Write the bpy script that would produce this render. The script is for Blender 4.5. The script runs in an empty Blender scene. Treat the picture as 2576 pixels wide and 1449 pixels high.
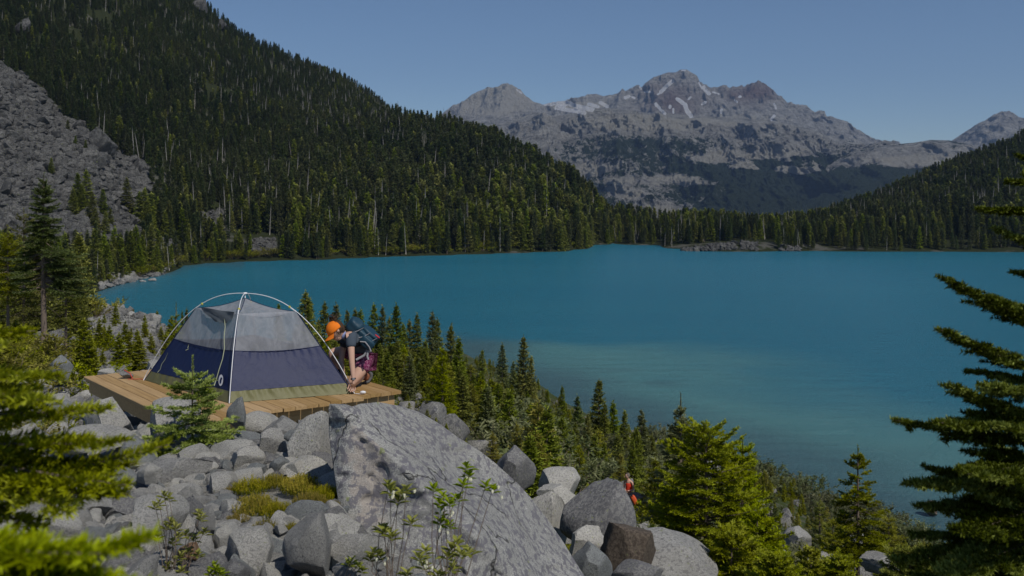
import bpy, math, random
import numpy as np
from mathutils import Vector, Matrix
sc = bpy.context.scene
# ------------------------------------------------------------------ camera, world, sun, exposure
HAZE = 5.2e-5        # density of the air
EYE = 25.0          # camera height above the lake (m)
F = 2504.0          # focal length in survey units: 2576 units across the 36 mm sensor
cam_d = bpy.data.cameras.new('camera'); cam = bpy.data.objects.new('camera', cam_d); sc.collection.objects.link(cam)
cam.location = (0, 0, EYE); cam.rotation_euler = (math.radians(90), 0, 0)
cam_d.sensor_width = 36.0; cam_d.lens = 36.0*F/2576; cam_d.shift_y = -214.5/2576
cam_d.clip_start = 0.05; cam_d.clip_end = 40000
cam_d.dof.use_dof = True; cam_d.dof.focus_distance = 11.8; cam_d.dof.aperture_fstop = 5.0
sc.camera = cam
SUN_EL, SUN_AZ = math.radians(50), math.radians(139)     # azimuth clockwise from the view direction
w = bpy.data.worlds.new('World'); sc.world = w; w.use_nodes = True
nt = w.node_tree; bg = nt.nodes['Background']; sky = nt.nodes.new('ShaderNodeTexSky')
sky.sky_type = 'NISHITA'; sky.sun_disc = False; sky.sun_elevation = SUN_EL; sky.sun_rotation = SUN_AZ
sky.altitude = 1700; sky.air_density = 1.0; sky.dust_density = 0.15; sky.ozone_density = 4.2
nt.links.new(sky.outputs[0], bg.inputs[0]); bg.inputs[1].default_value = 0.072
sl = bpy.data.lights.new('sun', 'SUN'); sun = bpy.data.objects.new('sun', sl); sc.collection.objects.link(sun)
sl.energy = 3.1; sl.angle = math.radians(0.5); sl.color = (1.0, 0.95, 0.86)
sd = Vector((math.sin(SUN_AZ)*math.cos(SUN_EL), math.cos(SUN_AZ)*math.cos(SUN_EL), math.sin(SUN_EL)))
sun.rotation_euler = sd.to_track_quat('Z', 'Y').to_euler(); sun.location = (30, -30, 90)
sc.view_settings.view_transform = 'Standard'; sc.view_settings.look = 'None'
sc.view_settings.exposure = 0.0; sc.view_settings.gamma = 1.0
sc.cycles.max_bounces = 6; sc.cycles.transparent_max_bounces = 12; sc.cycles.diffuse_bounces = 3
sc.cycles.volume_bounces = 0; sc.cycles.transmission_bounces = 4; sc.cycles.glossy_bounces = 3
sc.cycles.sample_clamp_indirect = 4.0
rng = np.random.default_rng(7); random.seed(7)

# ------------------------------------------------------------------ helpers
def W(u, v, y):                       # survey direction (u, v) at distance y -> world point
    return Vector(((u-1288)/F*y, y, EYE-(v-510)/F*y))
def tag(o, label=None, cat=None, group=None, kind=None):
    for k, val in (('label', label), ('category', cat), ('group', group), ('kind', kind)):
        if val: o[k] = val
    return o
def empty(name, loc, rz=0, label=None, cat=None, group=None, scale=1.0):
    o = bpy.data.objects.new(name, None); sc.collection.objects.link(o); o.location = loc
    o.rotation_euler = (0, 0, rz); o.empty_display_size = .2
    o.scale = (scale,)*3 if not hasattr(scale, '__len__') else scale
    return tag(o, label, cat, group)
def add(name, me, parent=None, loc=(0, 0, 0), rot=(0, 0, 0), scale=(1, 1, 1)):
    o = bpy.data.objects.new(name, me); sc.collection.objects.link(o)
    o.location = loc; o.rotation_euler = rot; o.scale = scale
    if parent: o.parent = parent
    return o
def mesh_np(name, V, Fc, mats=(), smooth=False, attrs=None, midx=None):
    """V (n,3); Fc: list of int arrays (m,k) with k = 3 or 4"""
    me = bpy.data.meshes.new(name); V = np.asarray(V, np.float32)
    if not isinstance(Fc, (list, tuple)): Fc = [Fc]
    Fc = [np.asarray(f, np.int32) for f in Fc if len(f)]
    nl = sum(f.size for f in Fc); nf = sum(len(f) for f in Fc)
    me.vertices.add(len(V)); me.vertices.foreach_set('co', V.ravel())
    me.loops.add(nl); me.loops.foreach_set('vertex_index', np.concatenate([f.ravel() for f in Fc]))
    me.polygons.add(nf)
    tot = np.concatenate([np.full(len(f), f.shape[1], np.int32) for f in Fc])
    st = np.concatenate([[0], np.cumsum(tot)[:-1]]).astype(np.int32)
    me.polygons.foreach_set('loop_start', st); me.polygons.foreach_set('loop_total', tot)
    me.polygons.foreach_set('use_smooth', np.full(nf, bool(smooth)))
    for m in (mats if isinstance(mats, (list, tuple)) else [mats]): me.materials.append(m)
    if midx is not None: me.polygons.foreach_set('material_index', np.asarray(midx, np.int32))
    for k, a in (attrs or {}).items():
        at = me.attributes.new(k, 'FLOAT', 'POINT'); at.data.foreach_set('value', np.asarray(a, np.float32))
    me.update(calc_edges=True); me.validate()
    return me
def grid_faces(nr, nc, closed=False):
    i = np.arange(nr-1)[:, None]; j = np.arange(nc if closed else nc-1)[None, :]; j2 = (j+1) % nc
    return np.stack([i*nc+j, i*nc+j2, (i+1)*nc+j2, (i+1)*nc+j], -1).reshape(-1, 4)
class MB:                             # collects solid pieces into one mesh
    def __init__(s): s.v = []; s.f3 = []; s.f4 = []; s.n = 0
    def add(s, V, F3=None, F4=None):
        V = np.asarray(V, float).reshape(-1, 3); s.v.append(V)
        if F3 is not None and len(F3): s.f3.append(np.asarray(F3)+s.n)
        if F4 is not None and len(F4): s.f4.append(np.asarray(F4)+s.n)
        s.n += len(V)
    def box(s, c, ex, ey, ez):        # centre and three half-extent vectors
        c, ex, ey, ez = [np.asarray(a, float) for a in (c, ex, ey, ez)]
        V = [c+a*ex+b*ey+d*ez for a in (-1, 1) for b in (-1, 1) for d in (-1, 1)]
        s.add(V, None, [(0, 1, 3, 2), (4, 6, 7, 5), (0, 4, 5, 1), (2, 3, 7, 6), (0, 2, 6, 4), (1, 5, 7, 3)])
    def tube(s, P, R, n=8, cap=True):
        P = np.asarray(P, float); R = np.broadcast_to(np.asarray(R, float), (len(P),))
        T = np.gradient(P, axis=0); T /= np.linalg.norm(T, axis=1)[:, None]+1e-9
        ref = np.array([0, 0, 1.]) if abs(T[:, 2]).mean() < .8 else np.array([1., 0, 0])
        A = np.cross(T, ref); A /= np.linalg.norm(A, axis=1)[:, None]+1e-9; B = np.cross(T, A)
        a = np.arange(n)/n*2*np.pi
        V = P[:, None]+R[:, None, None]*(np.cos(a)[None, :, None]*A[:, None]+np.sin(a)[None, :, None]*B[:, None])
        F4 = grid_faces(len(P), n, True); V = V.reshape(-1, 3); F3 = []
        if cap:
            V = np.vstack([V, P[:1], P[-1:]]); k = len(P)*n
            F3 = [(k, i, (i+1) % n) for i in range(n)]+[(k+1, (len(P)-1)*n+(i+1) % n, (len(P)-1)*n+i) for i in range(n)]
        s.add(V, F3, F4)
    def ell(s, c, r, rot=None, n=10, m=8):   # ellipsoid
        th = np.linspace(0, np.pi, m+1)[1:-1]; ph = np.arange(n)/n*2*np.pi
        U = np.stack([np.sin(th)[:, None]*np.cos(ph), np.sin(th)[:, None]*np.sin(ph), np.cos(th)[:, None]+0*ph], -1).reshape(-1, 3)
        U = np.vstack([U, [[0, 0, 1], [0, 0, -1]]])*np.asarray(r)
        if rot is not None: U = U@np.asarray(rot).T
        k = (m-1)*n
        F3 = [(k, i, (i+1) % n) for i in range(n)]+[(k+1, (m-2)*n+(i+1) % n, (m-2)*n+i) for i in range(n)]
        s.add(U+np.asarray(c), F3, grid_faces(m-1, n, True))
    def mesh(s, name, mat, smooth=False, attrs=None):
        return mesh_np(name, np.vstack(s.v), [np.vstack(x) for x in (s.f3, s.f4) if x], mat, smooth, attrs)
    def build(s, name, mat, parent=None, smooth=False, loc=(0, 0, 0)):
        return add(name, s.mesh(name, mat, smooth), parent, loc)
def _hash(i, j, k, s):
    h = (i*374761393+j*668265263+k*2147483647+s*974634777) & 0xffffffff
    h = ((h ^ (h >> 13))*1274126177) & 0xffffffff
    h = ((h ^ (h >> 16))*2246822519) & 0xffffffff
    return ((h ^ (h >> 15)) & 0xffffff)/float(0xffffff)
def vnoise(P, seed=0):
    P = np.asarray(P, float); I = np.floor(P).astype(np.int64); f = P-I; f = f*f*(3-2*f)
    r = 0
    for a in (0, 1):
        for b in (0, 1):
            for c in (0, 1):
                wgt = (f[..., 0] if a else 1-f[..., 0])*(f[..., 1] if b else 1-f[..., 1])*(f[..., 2] if c else 1-f[..., 2])
                r = r+wgt*_hash(I[..., 0]+a, I[..., 1]+b, I[..., 2]+c, seed)
    return r*2-1
def fbm(P, seed=0, octv=5, gain=.5, ridged=False):
    P = np.asarray(P, float); s = 0; a = 1; t = 0
    for o in range(octv):
        n = vnoise(P*2.03**o+17.3*o, seed+o)
        if ridged: n = 1-2*np.abs(n)
        s = s+a*n; t += a; a *= gain
    return s/t
def inpoly(x, y, poly):
    x = np.asarray(x); y = np.asarray(y); r = np.zeros(x.shape, bool); n = len(poly)
    for i in range(n):
        x1, y1 = poly[i]; x2, y2 = poly[(i+1) % n]
        c = ((y1 > y) != (y2 > y)) & (x < (x2-x1)*(y-y1)/(y2-y1+1e-12)+x1); r ^= c
    return r
def sstep(a, b, x): t = np.clip((x-a)/(b-a), 0, 1); return t*t*(3-2*t)

# ------------------------------------------------------------------ materials
class NT:
    def __init__(s, name):
        s.m = bpy.data.materials.new(name); s.m.use_nodes = True; s.t = s.m.node_tree
        s.b = s.t.nodes['Principled BSDF']; s.out = s.t.nodes['Material Output']
    def n(s, typ, ins=None, **kw):
        nd = s.t.nodes.new(typ)
        for k, v in kw.items(): setattr(nd, k, v)
        for k, v in (ins or {}).items(): s.set(nd.inputs[k], v)
        return nd
    def set(s, sock, v):
        if hasattr(v, 'is_linked') or hasattr(v, 'links'): s.t.links.new(v, sock)
        else: sock.default_value = (*v, 1) if (hasattr(v, '__len__') and len(v) == 3 and sock.type == 'RGBA') else v
    def noise(s, vec, scale, det=4, rough=.55, dist=0.0): return s.n('ShaderNodeTexNoise', {'Vector': vec, 'Scale': scale, 'Detail': det, 'Roughness': rough, 'Distortion': dist}).outputs[0]
    def ramp(s, f, stops, interp='LINEAR'):
        r = s.n('ShaderNodeValToRGB', {'Fac': f}); e = r.color_ramp; e.interpolation = interp
        while len(e.elements) < len(stops): e.elements.new(.5)
        for el, (p, c) in zip(e.elements, stops):
            el.position = p; el.color = (*c, 1) if hasattr(c, '__len__') else (c, c, c, 1)
        return r.outputs[0]
    def mix(s, f, a, b, bt='MIX'):
        m = s.n('ShaderNodeMix', data_type='RGBA', blend_type=bt); s.set(m.inputs[0], f); s.set(m.inputs[6], a); s.set(m.inputs[7], b); return m.outputs[2]
    def math(s, op, a, b=0.0, c=None):
        m = s.n('ShaderNodeMath', operation=op); s.set(m.inputs[0], a); s.set(m.inputs[1], b)
        if c is not None: s.set(m.inputs[2], c)
        return m.outputs[0]
    def mapr(s, v, a, b, c=0., d=1.):
        m = s.n('ShaderNodeMapRange', {0: v, 1: a, 2: b, 3: c, 4: d}); return m.outputs[0]
    def pos(s): return s.n('ShaderNodeNewGeometry').outputs['Position']
    def obj(s): return s.n('ShaderNodeTexCoord').outputs['Object']
    def attr(s, name): return s.n('ShaderNodeAttribute', attribute_name=name).outputs['Fac']
    def orand(s): return s.n('ShaderNodeObjectInfo').outputs['Random']
    def scalev(s, v, sc3): return s.n('ShaderNodeMapping', {'Vector': v, 'Scale': sc3}).outputs[0]
    def bump(s, h, strength=.5, dist=.05): s.set(s.b.inputs['Normal'], s.n('ShaderNodeBump', {'Height': h, 'Strength': strength, 'Distance': dist}).outputs[0])
    def done(s, col=None, rough=.8, spec=.3):
        if col is not None: s.set(s.b.inputs['Base Color'], col)
        s.set(s.b.inputs['Roughness'], rough); s.b.inputs['Specular IOR Level'].default_value = spec
        return s.m
def simple(name, col, rough=.7, spec=.3, var=.12, scale=20, metal=0.0):
    m = NT(name); n = m.noise(m.obj(), scale, 3)
    c = m.mix(n, tuple(x*(1-var) for x in col), tuple(min(1, x*(1+var)) for x in col)); m.b.inputs['Metallic'].default_value = metal
    m.bump(n, .15, .01); return m.done(c, rough, spec)
NEARF = ('fir needles near', 'yellow green fir needles', 'fresh green fir needles with silvery tips', 'fir needles with painted shade and pale tips')
def foliage(name, dark, mid, tip, transl=.25, patch=0):
    lo, hi = (.86, 1.12) if patch else ((.95, 1.08) if name in NEARF else (.72, 1.25))
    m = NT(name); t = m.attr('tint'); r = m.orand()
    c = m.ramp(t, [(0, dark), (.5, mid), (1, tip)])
    hs = m.n('ShaderNodeHueSaturation', {'Hue': m.mapr(r, 0, 1, *((.488, .505) if name in NEARF else (.475, .515))), 'Saturation': m.mapr(r, 0, 1, *((1.12, 1.22) if name in NEARF else (.85, 1.1))),
              'Value': m.mapr(m.n('ShaderNodeTexWhiteNoise', {'Vector': m.n('ShaderNodeCombineXYZ', {0: r, 1: .3, 2: .1}).outputs[0]}, noise_dimensions='3D').outputs[0], 0, 1, lo, hi), 'Color': c}).outputs[0]
    if patch:
        pn = m.noise(m.pos(), patch, 4, .6); hs = m.n('ShaderNodeHueSaturation', {'Hue': m.mapr(pn, .35, .65, .515, .485), 'Value': m.mapr(pn, .35, .65, .78, 1.22), 'Color': hs}).outputs[0]
    m.done(hs, .75, .08)
    tr = m.n('ShaderNodeBsdfTranslucent', {'Color': hs}); mx = m.n('ShaderNodeMixShader', {0: transl, 1: m.b.outputs[0], 2: tr.outputs[0]})
    m.t.links.new(mx.outputs[0], m.out.inputs[0]); return m.m
def granite(name, a, b, sc_=14., blotch=(.10, .10, .115), lichen=(.22, .25, .09), blo=.45, lic=.12, warm=None, bumpd=.02, big=1.2, randv=True, crack=0):
    """speckled granite with grey and yellow-green lichen patches; sc_ in blotches per metre"""
    m = NT(name); p = m.obj()
    sp = m.noise(p, sc_*9, 3, .7); c = m.mix(m.ramp(sp, [(.41, 0.), (.59, 1.)]), tuple(x*.8 for x in a), tuple(x*1.08 for x in b))
    bn = m.noise(p, big, 4, .6); c = m.mix(m.mapr(bn, .35, .7, 0, .55), c, tuple(x*.72 for x in a))
    if warm == 'attr': c = m.mix(m.ramp(m.math('ADD', m.attr('warm'), m.math('MULTIPLY', m.math('SUBTRACT', m.noise(p, 5, 5, .65), .5), 1.6)), [(.55, 0.), (.75, .6)]), c, m.mix(m.noise(p, 90, 3), (.24, .20, .17), (.44, .38, .33)))
    elif warm: c = m.mix(m.ramp(m.noise(p, big*1.3+.4, 3), [(.5, 0.), (.62, .85)]), c, warm)
    ln = m.noise(p, sc_, 5, .62, .3); c = m.mix(m.ramp(ln, [(.60-blo*.2, 0.), (.64-blo*.2, .85)]), c, blotch)
    l2 = m.noise(p, sc_*.55+3, 4, .5); c = m.mix(m.ramp(l2, [(.70-lic*.4, 0.), (.73-lic*.4, .7)]), c, lichen)
    pale = m.noise(p, sc_*1.7, 3, .6); c = m.mix(m.ramp(pale, [(.64, 0.), (.69, .45)]), c, tuple(min(1, x*1.5) for x in b))
    if randv:
        c = m.n('ShaderNodeHueSaturation', {'Value': m.mapr(m.orand(), 0, 1, .72, 1.2), 'Saturation': m.mapr(m.orand(), 0, 1, .7, 1.3), 'Color': c}).outputs[0]
    if crack:
        dv = m.n('ShaderNodeVectorMath', {0: p, 1: m.n('ShaderNodeVectorMath', {0: m.n('ShaderNodeTexNoise', {'Vector': p, 'Scale': 1.6, 'Detail': 5}).outputs[1], 1: (.9, .9, .9)}, operation='MULTIPLY').outputs[0]}, operation='ADD').outputs[0]
        vo = m.n('ShaderNodeTexVoronoi', {'Vector': dv, 'Scale': crack}, feature='DISTANCE_TO_EDGE').outputs[0]; cr = m.ramp(vo, [(.0, 0.), (.012, 1.)]); gate = m.ramp(m.noise(p, 1.1, 2), [(.48, 1.), (.52, 0.)]); cr = m.math('MAXIMUM', cr, gate); c = m.mix(cr, (.05, .048, .045), c)
    h = m.math('ADD', m.math('MULTIPLY', sp, .35), m.math('ADD', m.math('MULTIPLY', ln, .6), m.noise(p, big*4, 5, .6)))
    if crack: h = m.math('ADD', h, m.math('MULTIPLY', cr, .8))
    m.bump(h, .8, bumpd); return m.done(c, .88, .2)
M = {}
M['rock'] = granite('granite', (.27, .263, .245), (.54, .525, .49), 16, blotch=(.20, .195, .19), blo=.38)
M['rock_pale'] = granite('pale granite', (.25, .245, .23), (.48, .47, .44), 22, blo=.15, lic=.05)
M['rock_big'] = granite('lichen boulder', (.20, .20, .195), (.42, .415, .39), 19, blotch=(.135, .13, .15), blo=.46, lic=.03, warm='attr', crack=1.1, bumpd=.02, big=1.3, randv=False)
M['rock_dark'] = granite('dark lichen rock', (.15, .148, .147), (.31, .305, .295), 14, blotch=(.115, .113, .12), blo=.6, lic=.1, randv=False)
M['rock_brown'] = granite('brown broken rock', (.13, .105, .08), (.20, .16, .125), 10, blotch=(.09, .07, .055), blo=.5, lic=0, bumpd=.05, randv=False)
M['rock_rust'] = granite('rusty rock', (.25, .13, .06), (.33, .2, .1), 14, blo=.3, lic=0, randv=False)
M['rock_blue'] = granite('blue grey rock', (.15, .16, .16), (.31, .325, .32), 20, blo=.3, lic=.05, randv=False)
M['talus'] = granite('talus rock', (.054, .053, .051), (.135, .132, .126), .55, blotch=(.04, .04, .040), blo=.4, lic=.06, bumpd=.4, big=.12)
M['scree'] = granite('shore scree rock', (.13, .128, .12), (.32, .31, .29), 2.2, blo=.2, lic=.05, bumpd=.1, big=.3)
M['bark'] = simple('fir bark', (.16, .125, .10), .9, .1, .45, 30)
M['deadwood'] = simple('bleached deadwood', (.32, .30, .275), .9, .1, .3, 8)
M['fir'] = foliage('fir needles', (.024, .034, .004), (.135, .160, .014), (.30, .33, .06), .25)
M['fir_near'] = foliage('fir needles near', (.026, .034, .004), (.185, .20, .012), (.42, .44, .12), .25)
M['fir_blue'] = foliage('blue green fir needles', (.020, .030, .008), (.095, .120, .026), (.25, .29, .12), .2)
M['fir_bright'] = foliage('bright young fir needles', (.045, .050, .004), (.20, .205, .008), (.38, .38, .04), .28)
M['hemlock_far'] = foliage('far forest needles', (.022, .031, .012), (.074, .096, .030), (.125, .150, .052), .28, .012)
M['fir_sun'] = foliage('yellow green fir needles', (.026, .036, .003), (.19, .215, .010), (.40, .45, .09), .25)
M['fir_painted_shade'] = foliage('fir needles with painted shade and pale tips', (.010, .016, .003), (.070, .092, .010), (.36, .42, .14), .15)  # dark tones put the shade among the boughs into the needle colour
M['fir_sap'] = foliage('fresh green fir needles with silvery tips', (.03, .048, .008), (.145, .20, .022), (.36, .44, .16), .25)
M['willow'] = foliage('willow leaves', (.06, .075, .025), (.15, .17, .065), (.27, .29, .15), .35)
M['rhodo'] = foliage('glossy leaves', (.06, .08, .008), (.22, .27, .02), (.40, .44, .07), .35)
M['heather'] = foliage('heather', (.05, .06, .006), (.22, .22, .016), (.42, .33, .05), .3)
M['flower'] = simple('cream flower', (.72, .70, .52), .6, .2, .1, 30)

# ------------------------------------------------------------------ terrain as one height function
def Vp(v, y): return (y, EYE-(v-510)/F*y)
def Sh(v): return (EYE*F/(v-510), 0.0)
N_L = [(.5, 23.5), (4, 23.25), (5, 23.1), (7, 22.93), (8, 22.86), (9.2, 22.76), (10.2, 22.45), (12, 22.15), (15, 21.8), (28, 20.6)]
N_A = [(.5, 23.4), (4, 23.2), (5, 23.05), (7, 22.93), (8, 22.86), (9.2, 22.76), (10.2, 22.42), (12, 22.05), (14, 21.5), (25, 19.6)]
N_B = [(.5, 23.3), (5, 22.9), (7, 22.5), (10, 22.0), (14, 20.9), (25, 18.4)]
N_C = [(.5, 23.3), (5, 22.7), (7, 21.9), (10, 20.85), (14, 19.7), (25, 16.4)]
N_D = [(.5, 23.3), (5, 22.7), (8, 21.6), (12, 20.2), (20, 17.3)]
COLS = {
 -700: N_L+[(70, 16), (130, 10), (200, 6), (278, 6), Vp(560, 330), Vp(350, 420), Vp(0, 520), Vp(-500, 800), (1100, 500), (2600, 500)],
 0: N_L+[(70, 15.5), (130, 8), (200, 3.5), (270, 3), Vp(640, 320), Vp(400, 400), Vp(165, 490), Vp(0, 580), Vp(-300, 800), Vp(-500, 1000), (2600, 500)],
 150: N_L+[(70, 15.5), (130, 7), (200, 2.5), (260, 1.5), Vp(665, 310), Vp(450, 400), Vp(300, 480), Vp(100, 600), Vp(-250, 800), Vp(-420, 1000), (2600, 450)],
 235: N_L+[(50, 18.2), (70, 16.6), (85, 13), (120, 6), (180, 1), (220, -2), (260, -2), Sh(738), Vp(690, 300), Vp(640, 330), Vp(500, 385), Vp(360, 450), Vp(150, 600), Vp(-200, 800), (1000, 380), (2600, 300)],
 300: N_L+[(50, 18.2), (70, 16.8), (85, 13), (110, 5), (150, 0), (200, -4), (280, -3), Sh(715), Vp(680, 330), Vp(600, 370), Vp(450, 440), Vp(380, 480), Vp(150, 620), Vp(-150, 800), Vp(-300, 1000), (2600, 300)],
 400: N_L+[(50, 17.5), (70, 15.8), (85, 11), (110, 4), (150, -1), (220, -5), (330, -3), Sh(692), Vp(655, 370), Vp(560, 420), Vp(470, 460), Vp(300, 560), Vp(100, 690), Vp(-60, 800), Vp(-160, 950), (1300, 200), (2600, 0)],
 460: N_A+[(50, 17), (70, 14.6), (110, 3), (150, -2), (300, -5), Sh(668), Vp(640, 410), Vp(560, 440), Vp(300, 570), Vp(60, 760), Vp(-30, 850), (1000, 230), (1300, 120), (2600, -40)],
 515: N_A+[(50, 16.5), (100, 6), (160, 0), (200, -4), (350, -5), Sh(662), Vp(630, 430), Vp(450, 520), Vp(250, 640), Vp(100, 760), Vp(12, 860), (1000, 150), (1300, 80), (2600, -50)],
 600: N_A+[(50, 15.7), (100, 9), (150, 3), (185, 0), (200, -2), (300, -5), Sh(658), Vp(620, 445), Vp(450, 540), Vp(250, 680), Vp(88, 870), (1000, 130), (1300, 60), (2600, -60)],
 700: N_A+[(50, 15.5), (100, 9), (150, 3.2), (182, 0), (200, -2), (300, -5), Sh(655), Vp(610, 455), Vp(450, 550), Vp(280, 700), Vp(130, 890), (1020, 110), (2600, -60)],
 850: N_A+[(50, 15.2), (100, 8.5), (165, 1), (175, 0), (185, -1.5), (300, -5), Sh(650), Vp(600, 470), Vp(450, 570), Vp(300, 730), Vp(196, 920), (1050, 90), (2600, -60)],
 930: N_B+[(50, 14.8), (100, 8.5), (165, 1), (173, 0), (185, -1.5), (300, -5), Sh(647), Vp(590, 490), Vp(450, 580), Vp(330, 720), Vp(245, 940), (1050, 80), (2600, -60)],
 985: N_B+[(50, 14.4), (100, 8), (165, .8), (172, 0), (180, -1.5), (300, -5), Sh(645), Vp(580, 500), Vp(450, 590), Vp(302, 740), (780, 84), (870, 90), Vp(288, 930), (1050, 60), (2600, -60)],
 1060: N_B+[(50, 14.2), (100, 7.6), (165, .8), (171, 0), (180, -1.5), (300, -5), Sh(643), Vp(580, 510), Vp(450, 600), Vp(318, 730), (800, 70), (1000, 40), (2600, -60)],
 1150: N_B+[(50, 13.8), (100, 6.8), (160, .8), (168, 0), (176, -1.2), (300, -5), Sh(640), Vp(580, 520), Vp(440, 610), Vp(342, 710), (800, 50), (1000, 20), (2600, -60)],
 1250: N_C+[(50, 12.8), (100, 5.2), (143, .8), (151, 0), (160, -1.2), (300, -5), Sh(637), Vp(570, 530), Vp(440, 620), Vp(387, 690), (800, 30), (1000, 0), (2600, -60)],
 1340: N_C+[(50, 12), (90, 5.5), (131, .8), (139, 0), (147, -1), (300, -5), Sh(634), Vp(570, 540), Vp(480, 610), Vp(434, 670), (780, 20), (1000, -10), (2600, -60)],
 1440: N_C+[(40, 13.3), (75, 6.5), (112, 1.5), (122, 0), (130, -1), (300, -5), Sh(628), Vp(575, 570), Vp(486, 660), (760, 10), (1000, -20), (2600, -60)],
 1490: N_C+[(40, 13.2), (75, 6), (105, 1.5), (116, 0), (124, -1), (300, -5), Sh(616), Vp(566, 630), Vp(530, 660), (740, 5), (1000, -30), (2600, -60)],
 1540: N_C+[(38, 13.2), (70, 6.2), (100, 1.5), (112, 0), (120, -1), (300, -5), Sh(612), (640, 3), (690, 8), (760, 4), (1000, -40), (2600, -60)],
 1660: N_C+[(37, 13.0), (60, 7.5), (95, 1.5), (105, 0), (113, -1), (300, -5), Sh(617), (610, 2.5), (680, 5), (760, 2), (1000, -40), (2600, -60)],
 1719: N_C+[(37, 12.6), (60, 7), (92, 1.5), (102, 0), (110, -1), (300, -5), Sh(626), (560, 4), (640, 6), (760, 2), (1000, -40), (2600, -60)],
 1850: N_D+[(40, 10.8), (70, 4.6), (88, 1), (95, 0), (103, -1), (300, -5), Sh(633), (520, 3), (560, 5), (650, 5), (760, 0), (1000, -40), (2600, -60)],
 1950: N_D+[(40, 10.5), (70, 4), (83, 1), (90, 0), (98, -1), (300, -5), Sh(632), (530, 4), (650, 5), (760, 2), (1000, -40), (2600, -60)],
 2050: N_D+[(40, 10), (65, 3.8), (77, 1), (83, 0), (91, -1), (300, -5), Sh(631), (540, 3), (650, 6), Vp(575, 750), (1000, -20), (2600, -60)],
 2200: N_D+[(40, 9.8), (60, 4), (72, 1), (79, 0), (87, -1), (300, -5), Sh(633), Vp(600, 560), Vp(522, 800), (1000, 0), (2600, -60)],
 2300: N_D+[(40, 9.6), (60, 3.6), (70, 1), (76, 0), (84, -1), (300, -5), Sh(633), Vp(590, 560), Vp(482, 830), (1000, 10), (2600, -60)],
 2400: N_D+[(40, 9.4), (57, 3.6), (66, 1), (72, 0), (80, -1), (300, -5), Sh(633), Vp(580, 570), Vp(442, 850), (1050, 20), (2600, -60)],
 2576: N_D+[(40, 9), (55, 3), (60, 1), (66, 0), (74, -1), (300, -5), Sh(634), Vp(560, 570), Vp(374, 850), (1050, 40), (2600, -60)],
 2800: N_D+[(40, 8.5), (50, 3), (56, 1), (62, 0), (70, -1), (300, -5), Sh(634), Vp(540, 580), Vp(272, 850), (1050, 90), (2600, -60)],
 3300: N_D+[(38, 7.5), (50, 2), (54, 0), (60, -1), (300, -5), Sh(634), Vp(480, 580), Vp(105, 850), (1050, 150), (2600, -60)]}
UG = np.arange(-700, 3301, 8.0)
LY = np.concatenate([np.linspace(math.log(.5), math.log(12), 90), np.linspace(math.log(12), math.log(240), 300)[1:], np.linspace(math.log(240), math.log(1100), 330)[1:], np.linspace(math.log(1100), math.log(2600), 20)[1:]])
YG = np.exp(LY)
_k = sorted(COLS); _Z = np.array([np.interp(YG, [p[0] for p in COLS[k]], [p[1] for p in COLS[k]]) for k in _k])   # (cols, rows)
ZG = np.array([np.interp(UG, _k, _Z[:, r]) for r in range(len(YG))])          # (rows, u)
XG = (UG[None]-1288)/F*YG[:, None]; YY = np.repeat(YG[:, None], len(UG), 1)
_P = np.stack([XG, YY, 0*XG], -1)
_amp = np.clip((YY-14)/80, 0, 1)*np.clip(np.abs(ZG)*.5, 0, 3.5)*np.where(YY > 240, np.clip(ZG/15, .1, 1.2), 1)
ZG = ZG+_amp*(fbm(_P/22, 3, 4)*.55+fbm(_P/5, 9, 3)*.16)
ZG = ZG+np.clip(1-(YY-9)/30, 0, 1)*(fbm(_P/1.1, 21, 4)*.07)
def hz(x, y):                        # ground height at world x, y
    x = np.asarray(x, float); y = np.asarray(y, float)
    fu = np.clip((x/y*F+1288-UG[0])/8.0, 0, len(UG)-1.001); fr = np.clip(np.interp(np.log(y), LY, np.arange(len(LY))), 0, len(LY)-1.001)
    i = fr.astype(int); j = fu.astype(int); a = fr-i; b = fu-j
    return (ZG[i, j]*(1-b)+ZG[i, j+1]*b)*(1-a)+(ZG[i+1, j]*(1-b)+ZG[i+1, j+1]*b)*a
def vrow(x, y, z): return 510-(z-EYE)/y*F
def ycol(u, v, y0, y1=1000):         # first distance along direction u where the ground shows at row v
    ys = np.exp(np.linspace(math.log(y0), math.log(y1), 900)); x = (u-1288)/F*ys; vv = vrow(x, ys, hz(x, ys))
    k = np.argmax(vv <= v); return float(ys[k])
VG = vrow(XG, YY, ZG); UU = np.repeat(UG[None], len(YG), 0)
TALUS = [(-700, 100), (0, 165), (90, 212), (160, 300), (235, 335), (290, 385), (345, 405), (392, 455), (385, 500), (350, 560), (385, 600), (330, 640), (235, 655), (120, 650), (0, 645), (-700, 640)]
BARE = [[(500, 540), (560, 530), (575, 590), (510, 600)], [(610, 610), (690, 600), (700, 640), (640, 645)], [(380, 600), (460, 620), (450, 650), (380, 655)]]
def rocky(u, v, y):
    j = 14*np.sin(u*.11+v*.05); r = inpoly(u+j, v+j*.6, TALUS)
    for b in BARE: r |= inpoly(u, v, b)
    return r & (y > 270)
gmask = (rocky(UU, VG, YY)).astype(float)
nearrock = np.clip(1.3-sstep(900, 1150, UU)*1.0-sstep(45, 80, YY)*.5, 0, 1)*(UU > -600)
nearrock = np.where(YY < 9, 1, nearrock); crest = ((UU < 480) & (UU > 190) & (YY > 25) & (YY < 150)); nearrock = np.where(crest, 1, nearrock)
rockm = np.where(YY < 240, nearrock, gmask)
m = NT('rocky ground'); p = m.pos(); rk = m.attr('rock')
g1 = m.mix(m.noise(p, 60, 4, .7), (.19, .185, .17), (.42, .41, .38)); g1 = m.mix(m.mapr(m.noise(p, 4, 4), .4, .7, 0, .5), g1, (.16, .155, .14))
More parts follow.
